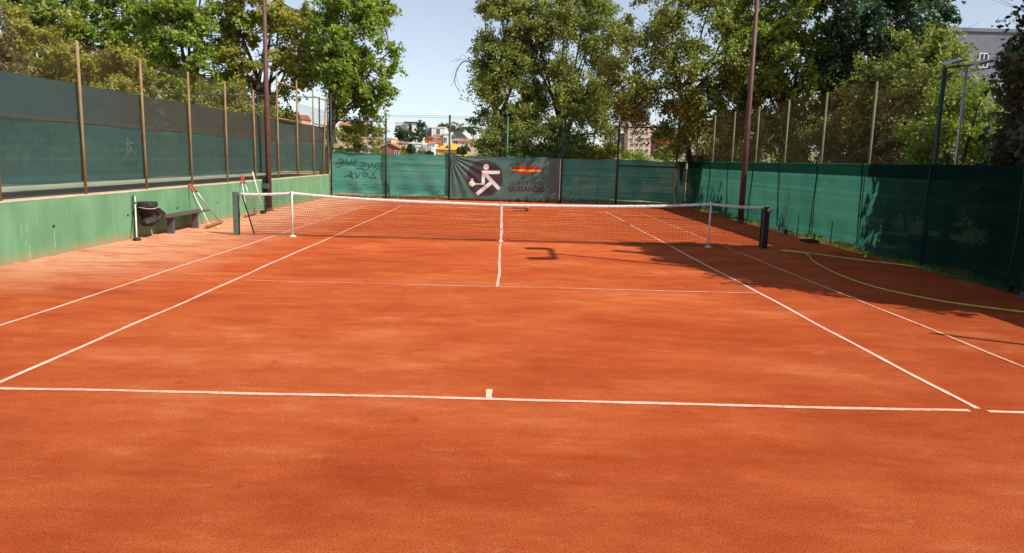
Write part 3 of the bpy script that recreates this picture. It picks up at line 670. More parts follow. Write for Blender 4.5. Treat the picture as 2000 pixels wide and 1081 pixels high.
hb.grid(lambda u, v: (u, [-0.009, -0.013, -0.006, 0.006, 0.013, 0.009, -0.009][int(v)], topz(u) + [-0.062, -0.03, 0.0, 0.0, -0.03, -0.062, -0.062][int(v)] + 0.002 * math.sin(u * 23)), xs_, list(range(7)))
hb.build('headband', 'band', net, True)
st_ = MB()
r5 = random.Random(5)
for i in range(330):
    x = XL + (XR - XL) * (i + r5.random() * .5) / 330; z = topz(x) - 0.046
    st_.box((x, -0.0165, z - 0.004), (x + 0.016, -0.0135, z + 0.004))
stuff(st_.build('stitching', 'cord', net))
MB().box((-0.026, -0.022, 0.03), (0.026, -0.016, 0.912)).box((-0.026, 0.016, 0.03), (0.026, 0.022, 0.912)).box((-0.026, -0.022, 0.912), (0.026, 0.022, 0.919)).build('centre_strap', 'band', net)
MB().box((-0.03, -0.03, 0.30), (0.03, -0.0225, 0.325)).build('strap_buckle', 'alu', net)
MB().box((-0.05, -0.04, 0.0), (0.05, 0.04, 0.03)).build('strap_anchor', 'white', net)
MB().tube([(leftx(t) + 0.005, 0, 0.03 + (topz(XL) - .07) * t) for t in lin(0, 1, 8)], 0.017, 6).build('side_band', 'cord', net, True)
MB().tube([(XR - 0.005, 0, 0.03 + (topz(XR) - .07) * t) for t in lin(0, 1, 8)], 0.017, 6).build('side_band', 'cord', net, True)
MB().tube([(XL, 0, topz(XL) - 0.015), (-6.34, 0, 1.0)], 0.005, 6).build('net_cable', 'alu', net, True)
MB().tube([(XR, 0, topz(XR) - 0.015), (6.40, 0, 1.03), (6.47, 0, 0.99)], 0.014, 6).build('net_cable', 'band', net, True)

p1 = thing('net_post', 'square grey green net post standing left of the net by the bench', 'net post', (-6.39, 0, 0), 'net posts')
bevel(MB().box((-6.45, -0.055, -0.02), (-6.335, 0.055, 1.04)).build('post_shaft', 'post_grey', p1), 0.008)
MB().box((-6.335, -0.035, 0.0), (-6.318, 0.035, 0.98)).build('lacing_bar', 'post_dark', p1)
MB().tube([(-6.31, -0.03, 0.02), (-6.29, -0.03, 0.5), (-6.315, -0.03, 0.95)], 0.007, 5).build('cable', 'black', p1, True)
p2 = thing('net_post', 'square net post, blackened for shade, with crank winder at the right of the net', 'net post', (6.39, 0, 0), 'net posts')
bevel(MB().box((6.355, -0.055, -0.02), (6.47, 0.055, 1.03)).build('post_shaft', 'black', p2), 0.008)  # shaft toned black for the tree shade over this post
bevel(MB().box((6.325, -0.045, 0.0), (6.350, 0.045, 1.02)).build('lacing_bar', 'steel_dark', p2), 0.004)
MB().tube([(6.45, -0.07, 0.93), (6.45, 0.03, 0.93)], 0.055, 12).build('winder_drum', 'alu', p2, True)
MB().tube([(6.45, -0.08, 0.93), (6.51, -0.085, 0.98), (6.545, -0.09, 0.91), (6.545, -0.15, 0.90)], 0.011, 6).build('crank_handle', 'alu', p2, True)
MB().tube([(6.36, -0.06, 1.01), (6.42, -0.065, 1.035), (6.475, -0.06, 0.985), (6.47, -0.06, 0.90)], 0.016, 6).build('webbing', 'band', p2, True)
for sx_, lab in ((-1, 'thin white net stick at the left end of the net, lit by the sun'), (1, 'thin white net stick at the right end of the net, in tree shade')):
    x = 5.03 * sx_
    s_ = thing('singles_stick', lab, 'net stick', (x, -0.03, 0), 'singles sticks')
    MB().tube([(x, -0.035, 0.012), (x, -0.035, 1.075)], 0.019, 10).build('stick', 'white', s_, True)
    MB().lathe([(0.085, 0.0), (0.085, 0.012), (0.04, 0.028), (0.022, 0.04)], (x, -0.035, 0.0), 18).build('foot_plate', 'white', s_, True)
    MB().box((x - 0.024, -0.05, 1.06), (x + 0.024, 0.02, 1.085)).build('notch_cap', 'white', s_)

# ------------------------------------------------------------------ lamp posts
def lamp(x, y, lab, h=9.0, side=1, base_r=0.105, extra=False):
    t = thing('lamp_post', lab, 'lamp post', (x, y, 0), 'court floodlight posts')
    MB().tube([(x, y, -.05), (x, y, 3.0), (x, y, h)], [base_r, base_r * 0.86, base_r * 0.55], 14).build('pole', 'lamp_pole', t, True)
    MB().lathe([(base_r * 1.8, 0), (base_r * 1.8, 0.02), (base_r * 1.15, 0.03), (base_r * 1.1, 0.12)], (x, y, 0), 16).build('base_flange', 'lamp_pole', t, True)
    MB().box((x - 0.04, y - 0.95, h - 0.05), (x + 0.04, y + 0.95, h + 0.03)).build('crossbar', 'lamp_pole', t)
    for s in (-0.85, 0.85):
        a = MB(); d = -side
        a.add([(x + d * q0, y + s + sy * 0.17, h + z0) for q0, z0 in ((0.05, 0.10), (0.62, -0.06), (0.62, -0.16), (0.05, -0.06)) for sy in (-1, 1)],
              [(0, 1, 3, 2), (2, 3, 5, 4), (4, 5, 7, 6), (6, 7, 1, 0), (0, 2, 4, 6), (1, 7, 5, 3)])
        fl = a.build('floodlight', 'steel_dark', t)
    return t
lamp(8.22, 7.6, 'brown lamp post beside the green windscreen on the right side', 8.8, 1)
lamp(8.42, -6.35, 'dark lamp post in the shade at the right edge of the picture', 8.8, 1)
L1 = lamp(-8.09, 7.8, 'brown lamp post standing against the green wall on the left', 8.8, -1, 0.10)
MB().box((-8.24, 7.52, 0.78), (-8.02, 7.62, 0.95)).build('bracket', 'post_green', L1); MB().box((-8.245, 7.60, 0.62), (-8.17, 7.90, 1.15)).build('junction_box', 'black', L1)

# ------------------------------------------------------------------ bench
bn = thing('bench', 'low bench with dark plank seat against the green wall', 'bench', (-8.0, 0.7, 0))
for i in range(3):
    x0 = -8.17 + i * 0.125; bevel(MB().box((x0, -0.52, 0.405), (x0 + 0.115, 1.98, 0.445)).build('seat_plank', 'plank', bn), 0.006)
for y in (-0.06, 1.32):
    bevel(MB().box((-8.03, y, 0.0), (-7.885, y + 0.09, 0.385)).build('leg', 'steel_dark', bn), 0.006)
    MB().box((-8.16, y + 0.005, 0.385), (-7.82, y + 0.085, 0.404)).build('seat_bracket', 'steel_dark', bn)

# ------------------------------------------------------------------ waste bag holder
bh = thing('litter_bin', 'black bin bag hanging in a ring holder on the green wall', 'bin', (-8.0, -1.0, 0))
MB().tube([(-8.2, -1.28, 0.0), (-8.2, -1.28, 0.97)], 0.014, 8).build('holder_post', 'black', bh, True)
MB().tube([(-8.2, -1.28, 0.80), (-8.1, -1.2, 0.80)], 0.015, 6).build('holder_arm', 'black', bh, True)
rg = [(-7.99 + 0.19 * math.cos(t), -1.05 + 0.19 * math.sin(t), 0.79) for t in lin(0, 2 * math.pi, 25)]
MB().tube(rg, 0.014, 6, cap=False).build('ring', 'black', bh, True)
def bagpt(a, z, r0, amp, cx=-7.99, cy=-1.05, bulge=0.0):
    k = 1 + amp * 1.3 * math.sin(a * 9 + z * 24 + 2 * math.sin(a * 2)) + amp * math.sin(a * 17 - z * 15)
    return (cx + r0 * k * math.cos(a), cy + r0 * k * math.sin(a) + bulge, z)
th_ = lin(0, 2 * math.pi, 57)
prof = [(0.69, 0.195, 0.0, .02), (0.73, 0.20, 0, .03), (0.78, 0.205, 0, .03), (0.815, 0.20, 0, .02), (0.80, 0.18, 0, .02), (0.72, 0.17, 0, .02)]
MB().grid(lambda u, v: bagpt(u, prof[int(v)][0], prof[int(v)][1], prof[int(v)][3]), th_, range(len(prof))).build('bag_cuff', 'bag', bh, True)
prof2 = [(0.69, 0.19, 0.0, .02), (0.665, 0.21, 0.05, .06), (0.60, 0.225, 0.15, .09), (0.53, 0.235, 0.22, .10), (0.465, 0.215, 0.20, .10), (0.42, 0.19, 0.08, .09), (0.36, 0.17, -0.02, .08), (0.31, 0.13, -0.03, .06), (0.295, 0.02, -0.03, 0)]
MB().grid(lambda u, v: bagpt(u, prof2[int(v)][0], prof2[int(v)][1], prof2[int(v)][3], bulge=prof2[int(v)][2]), th_, range(len(prof2))).build('bag', 'bag', bh, True)
MB().tube([(-7.99 + 0.205 * math.cos(t), -1.05 + 0.205 * math.sin(t), 0.685 + 0.015 * math.sin(t * 2)) for t in lin(0, 2 * math.pi, 25)], 0.006, 5, cap=False).build('drawstring', 'white_print', bh, True)
MB().lathe([(0.10, 0.27), (0.12, 0.275), (0.13, 0.30), (0.13, 0.34)], (-8.0, -1.06, 0), 20).build('inner_bucket', 'black', bh, True)

# ------------------------------------------------------------------ court tools
t = thing('line_brush', 'white handled round line brush leaning on the wall beside the bin bag', 'brush', (-8.0, -1.62, 0))
MB().tube([(-7.99, -1.62, 0.05), (-8.225, -1.14, 0.93)], 0.015, 8).build('handle', 'white', t, True)
MB().lathe([(0.085, 0.0), (0.09, 0.03), (0.06, 0.05), (0.02, 0.065)], (-7.985, -1.63, 0.0), 16).build('brush_head', 'black', t, True)
def dragbrush(lab, top, a, b, second=True):
    t = thing('drag_brush', lab, 'drag brush', (a[0], a[1], 0), 'drag brushes by the wall')
    d = Vector((b[0] - a[0], b[1] - a[1], 0)); L = d.length; d.normalize(); n = Vector((-d.y, d.x, 0))
    mb = MB(); V = []
    for q, hh in ((0, 0), (L, 0)):
        for s_, z in ((-1, 0.045), (1, 0.045), (1, 0.085), (-1, 0.085)): V.append(tuple(Vector((a[0], a[1], 0)) + d * q + n * 0.045 * s_ + Vector((0, 0, z))))
    mb.add(V, [(0,1,2,3), (7,6,5,4), (0,4,5,1), (1,5,6,2), (2,6,7,3), (3,7,4,0)]).build('beam', 'wood', t)
    br = MB(); r = random.Random(3)
    for i in range(70):
        p = Vector((a[0], a[1], 0.046)) + d * (L * (i + .5) / 70); br.tube([p, p + Vector((r.uniform(-.02, .02), r.uniform(-.02, .02), -0.046))], 0.009, 4, cap=False)
    stuff(br.build('bristles', 'wood', t))
    T = Vector(top)
    for k, q in enumerate((0.16, 0.84)):
        p = Vector((a[0], a[1], 0.085)) + d * (L * q); e = T + Vector((0, 0.06 * (k * 2 - 1), 0))
        f = p.lerp(e, 0.80)
        MB().tube([p, f], 0.015, 8).build('handle', 'white' if k == 0 else 'alu', t, True)  # second handle toned grey for the shade on it
        MB().tube([f, e], 0.024, 8).build('grip', 'redgrip', t, True)
    MB().tube([T + Vector((0, -0.06, 0)), T + Vector((0, 0.06, 0))], 0.024, 8).build('top_grip', 'redgrip', t, True)
dragbrush('court drag brush with red grips leaning on the wall beside the bench', (-8.225, 1.78, 1.10), (-7.60, 1.22), (-7.82, 2.82))
dragbrush('court drag brush with red grips leaning on the wall behind the left net post', (-8.222, 5.60, 1.24), (-7.86, 4.75), (-8.0, 6.2))
t = thing('broom', 'long white handled broom leaning on the wall left of the lamp post', 'broom', (-7.93, 6.67, 0))
MB().tube([(-7.93, 6.67, 0.07), (-8.232, 6.62, 1.36)], 0.017, 8).build('handle', 'white', t, True)
bevel(MB().box((-8.0, 6.52, 0.0), (-7.86, 6.82, 0.09)).build('broom_head', 'black', t), 0.02)

def ball(x, y, lab):
    bm = bmesh.new(); bmesh.ops.create_uvsphere(bm, u_segments=20, v_segments=14, radius=0.034)
    me = bpy.data.meshes.new('tennis_ball'); bm.to_mesh(me); bm.free(); me.polygons.foreach_set('use_smooth', [True] * len(me.polygons)); me.materials.append(MT['ball'])
    o = thing('tennis_ball', lab, 'ball', (x, y, 0.034), 'tennis balls'); obj('felt', me, o, (0, 0, 0))
    MB().tube([(0.0345 * math.cos(a) * math.cos(0.45 * math.sin(2 * a)), 0.0345 * math.sin(a) * math.cos(0.45 * math.sin(2 * a)), 0.0345 * math.sin(0.45 * math.sin(2 * a))) for a in lin(0, 2 * math.pi, 33)], 0.0016, 4, cap=False).build('seam', 'white', o, True, (0, 0, 0))
ball(-7.38, 1.38, 'yellow tennis ball in front of the drag brush beside the bench'); ball(8.22, -1.40, 'tennis ball in the shade between the hose and the right windscreen'); ball(8.48, 0.75, 'tennis ball in the grass at the foot of the right windscreen')

# hose
def crv(pts, n=14):
    out = []
    P = [np.array(pts[0])] + [np.array(q) for q in pts] + [np.array(pts[-1])]
    for i in range(1, len(P) - 2):
        for t in lin(0, 1, n)[:-1]:
            a, b, c, d = P[i-1:i+3]; out.append(tuple(0.5 * ((2*b) + (-a + c)*t + (2*a - 5*b + 4*c - d)*t*t + (-a + 3*b - 3*c + d)*t**3)))
    out.append(tuple(pts[-1])); return out
hp = [(8.62, -3.0, .02), (8.35, -2.45, .015), (7.95, -2.05, .015), (7.35, -1.15, .015), (7.05, -0.80, .017), (6.85, -0.50, .02), (6.68, -0.42, .016), (6.66, -0.66, .016), (6.86, -0.74, .02), (7.02, -0.92, .022),
      (6.95, -1.35, .015), (6.72, -2.1, .015), (6.52, -3.0, .015), (6.34, -4.3, .015), (6.34, -5.45, .015), (6.52, -6.2, .015), (6.84, -6.85, .015), (7.3, -7.3, .015), (7.9, -7.75, .015), (8.45, -8.1, .015)]
h_ = thing('garden_hose', 'yellow garden hose lying in a loop on the clay at the right', 'hose', (6.7, -0.6, 0))
MB().tube(crv(hp), 0.0135, 8).build('hose_tube', 'hose', h_, True); MB().tube([(8.45, -8.1, .017), (8.50, -8.16, .017)], 0.02, 8).build('coupling', 'black', h_, True)
# tools at the foot of the right fence
t = thing('drag_beam', 'long grey drag beam with a thin pole lying at the foot of the right windscreen', 'drag beam', (8.45, 4.6, 0))
MB().box((8.40, 3.95, 0.0), (8.50, 5.3, 0.07)).build('beam', 'alu', t); MB().tube([(8.45, 4.2, 0.07), (8.55, 4.28, 1.34)], 0.012, 6).build('handle', 'wood', t, True)
MB().box((8.38, 3.9, 0.0), (8.46, 3.99, 0.13)).build('end_bracket', 'black', t)
t = thing('tray', 'flat black tray on the clay at the foot of the right windscreen', 'tray', (8.25, 1.8, 0))
mb = MB().box((8.10, 1.55, 0), (8.42, 2.0, 0.012)).box((8.10, 1.55, 0.012), (8.115, 2.0, 0.07)).box((8.405, 1.55, 0.012), (8.42, 2.0, 0.07)).box((8.115, 1.55, 0.012), (8.405, 1.565, 0.07)).box((8.115, 1.985, 0.012), (8.405, 2.0, 0.07))
mb.build('tray_body', 'black', t)
for i, (y, lab) in enumerate(((6.3, 'thin stake at the foot of the right windscreen, farthest of three'), (3.35, 'thin stake at the foot of the right windscreen beside the grey drag beam'), (1.15, 'thin stake at the foot of the right windscreen, nearest of three'))):
    tag(MB().tube([(8.53, y, 0), (8.535, y, 0.62)], 0.013, 6).build('stake', 'post_dark', None, True), lab, 'stake', 'stakes at the right windscreen')

# ------------------------------------------------------------------ buildings
def wins(parent, base_me, spots):
    for l in spots:
        o = bpy.data.objects.new('window', base_me[0]); C.objects.link(o); o.parent = parent; o.location = Vector(l) - parent.location
        f = bpy.data.objects.new('window_frame', base_me[1]); C.objects.link(f); f.parent = o
def win_mesh(wd, hh, glass='glassd', frame='white'):
    g = MB().box((-wd/2, -0.05, -hh/2), (wd/2, 0.05, hh/2)).mesh('window', glass)
    e = 0.10; fr = MB()
    fr.box((-wd/2 - e, -0.12, -hh/2 - e), (wd/2 + e, 0.03, -hh/2)).box((-wd/2 - e, -0.1, hh/2), (wd/2 + e, 0.03, hh/2 + e)).box((-wd/2 - e, -0.1, -hh/2), (-wd/2, 0.03, hh/2)).box((wd/2, -0.1, -hh/2), (wd/2 + e, 0.03, hh/2)).box((-0.04, -0.09, -hh/2), (0.04, 0.02, hh/2))
    return g, fr.mesh('window_frame', frame)
def house(name, label, x0, x1, Y, zt, depth, wallm, roof='flat', roofm='tile', rh=1.8, win=(), wsize=(1.1, 1.3), z0=None, eave=0.35, cat='house', frame='white', glass='glassd'):
    zb = (terr(0, Y) if Y > 38 else 0) - 0.6 if z0 is None else z0
    t = thing(name, label, cat, ((x0 + x1) / 2, Y, zb))
    MB().box((x0, Y, zb), (x1, Y + depth, zt)).build('wall', wallm, t)
    xm = (x0 + x1) / 2; ym = Y + depth / 2
    if roof == 'flat':
        MB().box((x0 - .15, Y - .15, zt), (x1 + .15, Y + depth + .15, zt + 0.35)).build('roof', roofm, t)
    elif roof == 'gable_x':   # ridge along X
        MB().add([(x0-eave, Y-eave, zt), (x1+eave, Y-eave, zt), (x1+eave, ym, zt+rh), (x0-eave, ym, zt+rh), (x0-eave, Y+depth+eave, zt), (x1+eave, Y+depth+eave, zt)], [(0,1,2,3), (3,2,5,4), (0,3,4), (1,5,2), (0,4,5,1)]).build('roof', roofm, t)
    elif roof == 'gable_y':   # gable end toward the viewer
        MB().add([(x0, Y, zt), (x1, Y, zt), (xm, Y, zt+rh)], [(0,1,2)]).build('gable', wallm, t)
        MB().add([(x0-eave, Y-eave, zt-.1), (xm, Y-eave, zt+rh+.08), (x1+eave, Y-eave, zt-.1), (x0-eave, Y+depth, zt-.1), (xm, Y+depth, zt+rh+.08), (x1+eave, Y+depth, zt-.1),
                  (x0-eave, Y-eave, zt-.3), (xm, Y-eave, zt+rh-.12), (x1+eave, Y-eave, zt-.3)], [(0,1,4,3), (1,2,5,4), (6,7,1,0), (7,8,2,1)]).build('roof', roofm, t)
    elif roof == 'hip':
        q = min(depth / 2, (x1 - x0) * 0.36)
        MB().add([(x0-eave, Y-eave, zt), (x1+eave, Y-eave, zt), (x1+eave, Y+depth+eave, zt), (x0-eave, Y+depth+eave, zt), (x0+q, ym, zt+rh), (x1-q, ym, zt+rh)], [(0,1,5,4), (1,2,5), (2,3,4,5), (3,0,4), (0,3,2,1)]).build('roof', roofm, t)
    elif roof == 'mono':      # falls to the right
        MB().add([(x0, Y-eave, zt+rh), (x1, Y-eave, zt), (x1, Y+depth, zt), (x0, Y+depth, zt+rh), (x0, Y, zt-.01), (x1, Y, zt-.01), (x0, Y, zt+rh-.1)], [(0,1,2,3)]).build('roof', roofm, t)
        MB().add([(x0, Y, zt), (x1, Y, zt), (x0, Y, zt+rh-.05)], [(0,1,2)]).build('gable', wallm, t)
    me = win_mesh(*wsize, glass=glass, frame=frame)
    wins(t, me, [(x, Y - 0.02, z) for x, z in win])
    return t
def PX(x, y, Y): p = onY(x, y, Y); return p[0], p[2]
def rect(xa, ya, xb, yb, Y): a = onY(xa, ya, Y); b = onY(xb, yb, Y); return a[0], b[0], a[2]
# left group
x0, x1, zt = rect(690, 281, 722, 300, 150)
house('house', 'cream house with a long sloping roof edge behind the fence, left of the brick gable', x0, x1, 150, zt - 1.6, 9, 'cream', 'mono', 'slate', 1.9, win=[PX(716, 295, 150)], wsize=(0.8, 0.9))
x0, x1, zt = rect(700, 270, 765, 290, 172)
hs = house('house', 'long salmon house with flat parapet behind the left far fence', x0, x1, 172, zt, 10, 'salmon', 'flat', 'salmon', win=[PX(744, 278, 172), PX(758, 279, 172)], wsize=(1.5, 1.1))
a = PX(720, 277, 172); b = PX(731, 283, 172); MB().box((a[0], 171.9, b[1]), (b[0], 172.3, a[1])).build('loggia', 'glassd', hs); MB().box((x0 + 3.5, 171.3, zt - 2.3), (x0 + 6.8, 172, zt - 2.05)).build('canopy', 'salmon', hs)
x0, x1, zt = rect(742, 288, 780, 303, 140)
house('house', 'red brick house with a pointed gable just behind the far fence', x0, x1, 140, zt, 9, 'brick', 'gable_y', 'tile', 0.95, win=[PX(775, 299, 140)], wsize=(0.7, 0.8))
x0, x1, zt = rect(765, 275, 793, 290, 180)
house('house', 'small salmon house with tiled roof behind the brick gable house', x0, x1, 180, zt - .6, 8, 'salmon', 'gable_x', 'tile', 0.9, win=[PX(783, 281, 180)], wsize=(0.9, 0.9))
x0, x1, zt = rect(662, 246, 708, 262, 240)
house('house', 'brick red house with steep tiled roof high behind the left trees', x0, x1, 240, zt, 12, 'salmon', 'gable_x', 'tile', 2.0, win=[PX(655, 255, 240), PX(690, 255, 240)])
x0, x1, zt = rect(545, 232, 590, 240, 210)
house('house', 'distant red roofed house seen through the tall frame of the left fence', x0, x1, 210, zt, 10, 'salmon', 'gable_x', 'orange', 1.5, win=[PX(560, 240, 210)])
# white group
x0, x1, zt = rect(772, 240, 812, 258, 270)
hw = house('house', 'large white modern house on the hill left of the sky gap', x0, x1, 270, zt, 12, 'wpaint', 'flat', 'wpaint', win=[PX(778, 248, 270)], wsize=(1.6, 1.2))
a = PX(784, 244, 270); b = PX(796, 254, 270); MB().box((a[0], 269.2, b[1]), (b[0], 270, a[1])).build('annex', 'gpaint', hw); a = PX(790, 238, 270); b = PX(820, 241.5, 270); MB().box((a[0], 269.6, b[1]), (b[0], 279, a[1])).build('upper_storey', 'slate', hw)
x0, x1, zt = rect(843, 250, 869, 266, 240)
hw = house('house', 'white cubic tower house with one small dark window', x0, x1, 240, zt, 8, 'wpaint', 'flat', 'wpaint', win=[PX(856, 258, 240)], wsize=(1.1, 2.0))
a = PX(830, 249, 240); MB().box((a[0], 241, 2), (x0 - 0.02, 248, a[1])).build('side_wing', 'gpaint', hw); a = PX(846, 246, 240); MB().box((a[0], 241, zt + .35), (a[0] + .6, 242, a[1])).build('chimney', 'wpaint', hw)
x0, x1, zt = rect(846, 265, 866, 280, 215)
ho = house('house', 'pink house with roof terrace below the white tower house', x0, x1, 215, zt, 9, 'salmon', 'flat', 'salmon', win=[PX(850, 273, 215), PX(860, 274, 215)], wsize=(0.8, 1.1))
x0, x1, zt = rect(866, 263, 877, 282, 214)
house('house', 'narrow white house beside the dark fence post, below the white tower', x0, x1, 214, zt, 9, 'wpaint', 'flat', 'wpaint', win=[PX(870, 273, 214)], wsize=(0.8, 1.2))
x0, x1, zt = rect(830, 271, 858, 286, 200)
ho = house('house', 'terracotta red house with stepped roof above the white low house', x0, x1, 200, zt, 9, 'orange', 'flat', 'orange', win=[PX(848, 276, 200), PX(853, 276, 200)], wsize=(0.6, 0.9))
a = PX(836, 266, 200); b = PX(843, 271, 200); MB().box((a[0], 201, b[1] + .36), (b[0], 205, a[1])).build('roof_block', 'orange', ho); a = PX(848, 279, 200)
x0, x1, zt = rect(799, 281, 826, 303, 165)
hw = house('house', 'low white house with flat parapet left of the yellow house', x0, x1, 165, zt, 9, 'wpaint', 'flat', 'wpaint', win=[PX(805, 295, 165), PX(811, 295, 165)], wsize=(0.55, 0.8))
a = PX(808, 285, 165); MB().box((x0 + .3, 164.9, a[1] - .45), (x1 - .3, 165.0, a[1] - .35)).build('cornice', 'gpaint', hw)
x0, x1, zt = rect(826, 284, 848, 304, 163)
hw = house('house', 'white house with tall narrow windows touching the yellow house', x0, x1, 163, zt, 9, 'wpaint', 'flat', 'wpaint', win=[PX(829, 293, 163), PX(837, 286.5, 163), PX(840, 294, 163)], wsize=(0.5, 1.3))
a = PX(838, 281, 163); b = PX(846, 284.5, 163); MB().add([(a[0]-.3, 162.7, zt + .36), (b[0]+.5, 162.7, zt + .36), (b[0]+.5, 166, zt + 1.0), (a[0]-.3, 166, zt + 1.0), (a[0]-.3, 166, zt+.36), (b[0]+.5, 166, zt+.36)], [(0,1,2,3), (0,3,4), (1,5,2)]).build('roof_gable', 'tile', hw)
x0, x1, zt = rect(851, 292, 907, 303, 150)
hy = house('house', 'bright yellow house with hipped roof behind the fence post', x0, x1, 150, zt, 9, 'yellow', 'hip', 'yellow', 1.45, win=[PX(853, 301, 150), PX(872, 298, 150), PX(893, 299, 150)], wsize=(0.4, 0.7))
a = PX(873, 287, 150); MB().box((a[0] - .2, 150.6, a[1] - .55), (a[0] + .2, 151.5, a[1] + .3)).build('dormer', 'glassd', hy); a = PX(901, 282, 150); MB().box((a[0] - .35, 153, zt + .2), (a[0] + .35, 153.6, a[1])).build('chimney', 'wpaint', hy)
a = PX(894, 290, 150); b = PX(905.5, 303, 150); MB().box((a[0], 149.4, 0), (b[0], 149.98, a[1])).build('side_bay', 'yellow', hy)
x0, x1, zt = rect(879, 268, 908, 275, 230)
house('house', 'house with dark slate roof right of the dark fence post', x0, x1, 230, zt, 14, 'salmon', 'hip', 'slate', 2.1, win=[PX(885, 270, 230)])
x0, x1, zt = rect(884, 276, 945, 286, 200)
house('house', 'salmon house with wide red tiled roof half hidden by the central tree', x0, x1, 200, zt, 10, 'salmon', 'gable_x', 'tile', 0.9, win=[PX(890, 279, 200), PX(925, 280, 200)])
# apartment block and brick house on the right
Y = 360
x0, x1, zt = rect(1228, 242, 1268, 305, Y)
ap = house('apartment_block', 'beige apartment block with rows of small windows behind the far fence', x0, x1, Y, zt, 16, 'salmon', 'flat', 'cream', z0=2, cat='apartments',
           win=[PX(x, y, Y) for y in (250, 261, 272.5, 283.5, 294.5) for x in (1233.5, 1243.5, 1253.5, 1263.5)], wsize=(1.35, 1.35))
a = PX(1268, 243, Y); b = PX(1277, 300, Y); MB().box((x1 + .02, Y + 1, 2), (b[0], Y + 14, a[1])).build('stair_tower', 'salmon', ap)
me = win_mesh(2.0, 2.3, 'shutter', 'white'); wins(ap, me, [PX(1272.5, y, Y)[:1] + (Y + .96,) + PX(1272.5, y, Y)[1:] for y in (281, 293)])
a = PX(1225, 302.5, Y); b = PX(1286, 312, Y); MB().box((a[0], Y - 6, 0), (b[0], Y - 5, a[1])).build('garden_wall', 'cream', ap)
x0, x1, zt = rect(1188, 246, 1212, 300, 380)
ab = house('apartment_block', 'pale grey apartment block with dark balconies behind the far right post', x0, x1, 380, zt, 14, 'cream', 'flat', 'gpaint', z0=2, cat='apartments', win=[PX(x, y, 380) for y in (256, 268, 280, 292) for x in (1194, 1205)], wsize=(2.2, 1.5))
x0, x1, zt = rect(1212, 262, 1226, 300, 372)
house('house', 'narrow glass fronted block left of the beige apartments', x0, x1, 372, zt, 10, 'gpaint', 'flat', 'gpaint', win=[PX(x, y, 372) for y in (270, 281, 292) for x in (1216, 1222)], wsize=(1.3, 1.8))
Y = 290
x0, x1, zt = rect(1281, 266, 1316, 298, Y)
hb_ = house('house', 'red brick house with tiled roof and balcony right of the beige apartments', x0, x1, Y, zt, 10, 'brick', 'gable_x', 'tile', 1.6, win=[PX(1291, 272, Y), PX(1303, 272, Y), PX(1290, 291, Y), PX(1300, 291, Y)], wsize=(1.9, 1.6))
a = PX(1283, 275, Y); b = PX(1314, 281, Y); MB().box((a[0], Y - 1.2, b[1]), (b[0], Y - 0.02, a[1])).build('balcony', 'orange', hb_)
a = PX(1292, 259, Y); MB().add([(a[0], Y - .2, zt + .2), (a[0] + 2.6, Y - .2, zt + .2), (a[0] + 1.3, Y - .2, zt + 1.6), (a[0] + 1.3, Y + 4, zt + 1.6), (a[0], Y+4, zt+.2), (a[0]+2.6, Y+4, zt+.2)], [(0,1,2), (0,2,3,4), (1,5,3,2)]).build('dormer', 'tile', hb_)
x0, x1, zt = rect(1322, 252, 1400, 300, 330)
house('apartment_block', 'distant pale block seen between the branches of the leaning tree', x0, x1, 330, zt, 14, 'cream', 'flat', 'orange', z0=2, cat='apartments', win=[PX(x, y, 330) for y in (261, 272, 283) for x in (1330, 1345, 1360, 1375, 1390)], wsize=(1.4, 1.4))
# tall grey block upper right
Y = 62
x0, x1, zt = rect(1826, 60, 1990, 320, Y)
gb = house('apartment_block', 'tall grey violet apartment block above the trees at the upper right', x0, x1, Y, zt, 14, 'gpaint', 'flat', 'gpaint', z0=-1, cat='apartments',
           win=[(x, z) for z in (4.6, 7.6, 10.6, 13.6) for x in lin(x0 + 1.2, x1 - 1.0, 5)], wsize=(0.8, 1.3))  # grey violet tone holds the shade on this facade

# ------------------------------------------------------------------ trees
def leaves(name, P, Out, size, rng, mat, parent, flat=0.5):
    n = len(P)
    nr = Out * 0.55 + rng.normal(size=(n, 3)) * 0.75 + np.array([0, 0, 0.35]); nr /= np.linalg.norm(nr, axis=1, keepdims=True)
    tg = np.cross(nr, rng.normal(size=(n, 3))); tg /= np.linalg.norm(tg, axis=1, keepdims=True); bt = np.cross(nr, tg)
    L = size * rng.uniform(0.6, 1.35, (n, 1)); W = L * rng.uniform(flat * 0.8, flat * 1.25, (n, 1))
    V = np.empty((n, 4, 3)); V[:, 0] = P - tg * L / 2; V[:, 1] = P + bt * W / 2 + nr * W * 0.18 + tg * L * 0.08; V[:, 2] = P + tg * L / 2; V[:, 3] = P - bt * W / 2 + nr * W * 0.18 + tg * L * 0.08
    me = bpy.data.meshes.new(name); me.vertices.add(4 * n); me.vertices.foreach_set('co', V.reshape(-1).astype(np.float32))
    me.loops.add(4 * n); me.loops.foreach_set('vertex_index', np.arange(4 * n, dtype=np.int32))
    me.polygons.add(n); me.polygons.foreach_set('loop_start', np.arange(0, 4 * n, 4, dtype=np.int32)); me.polygons.foreach_set('loop_total', np.full(n, 4, dtype=np.int32))
    me.update(calc_edges=True); me.materials.append(MT[mat]); return obj(name, me, parent)
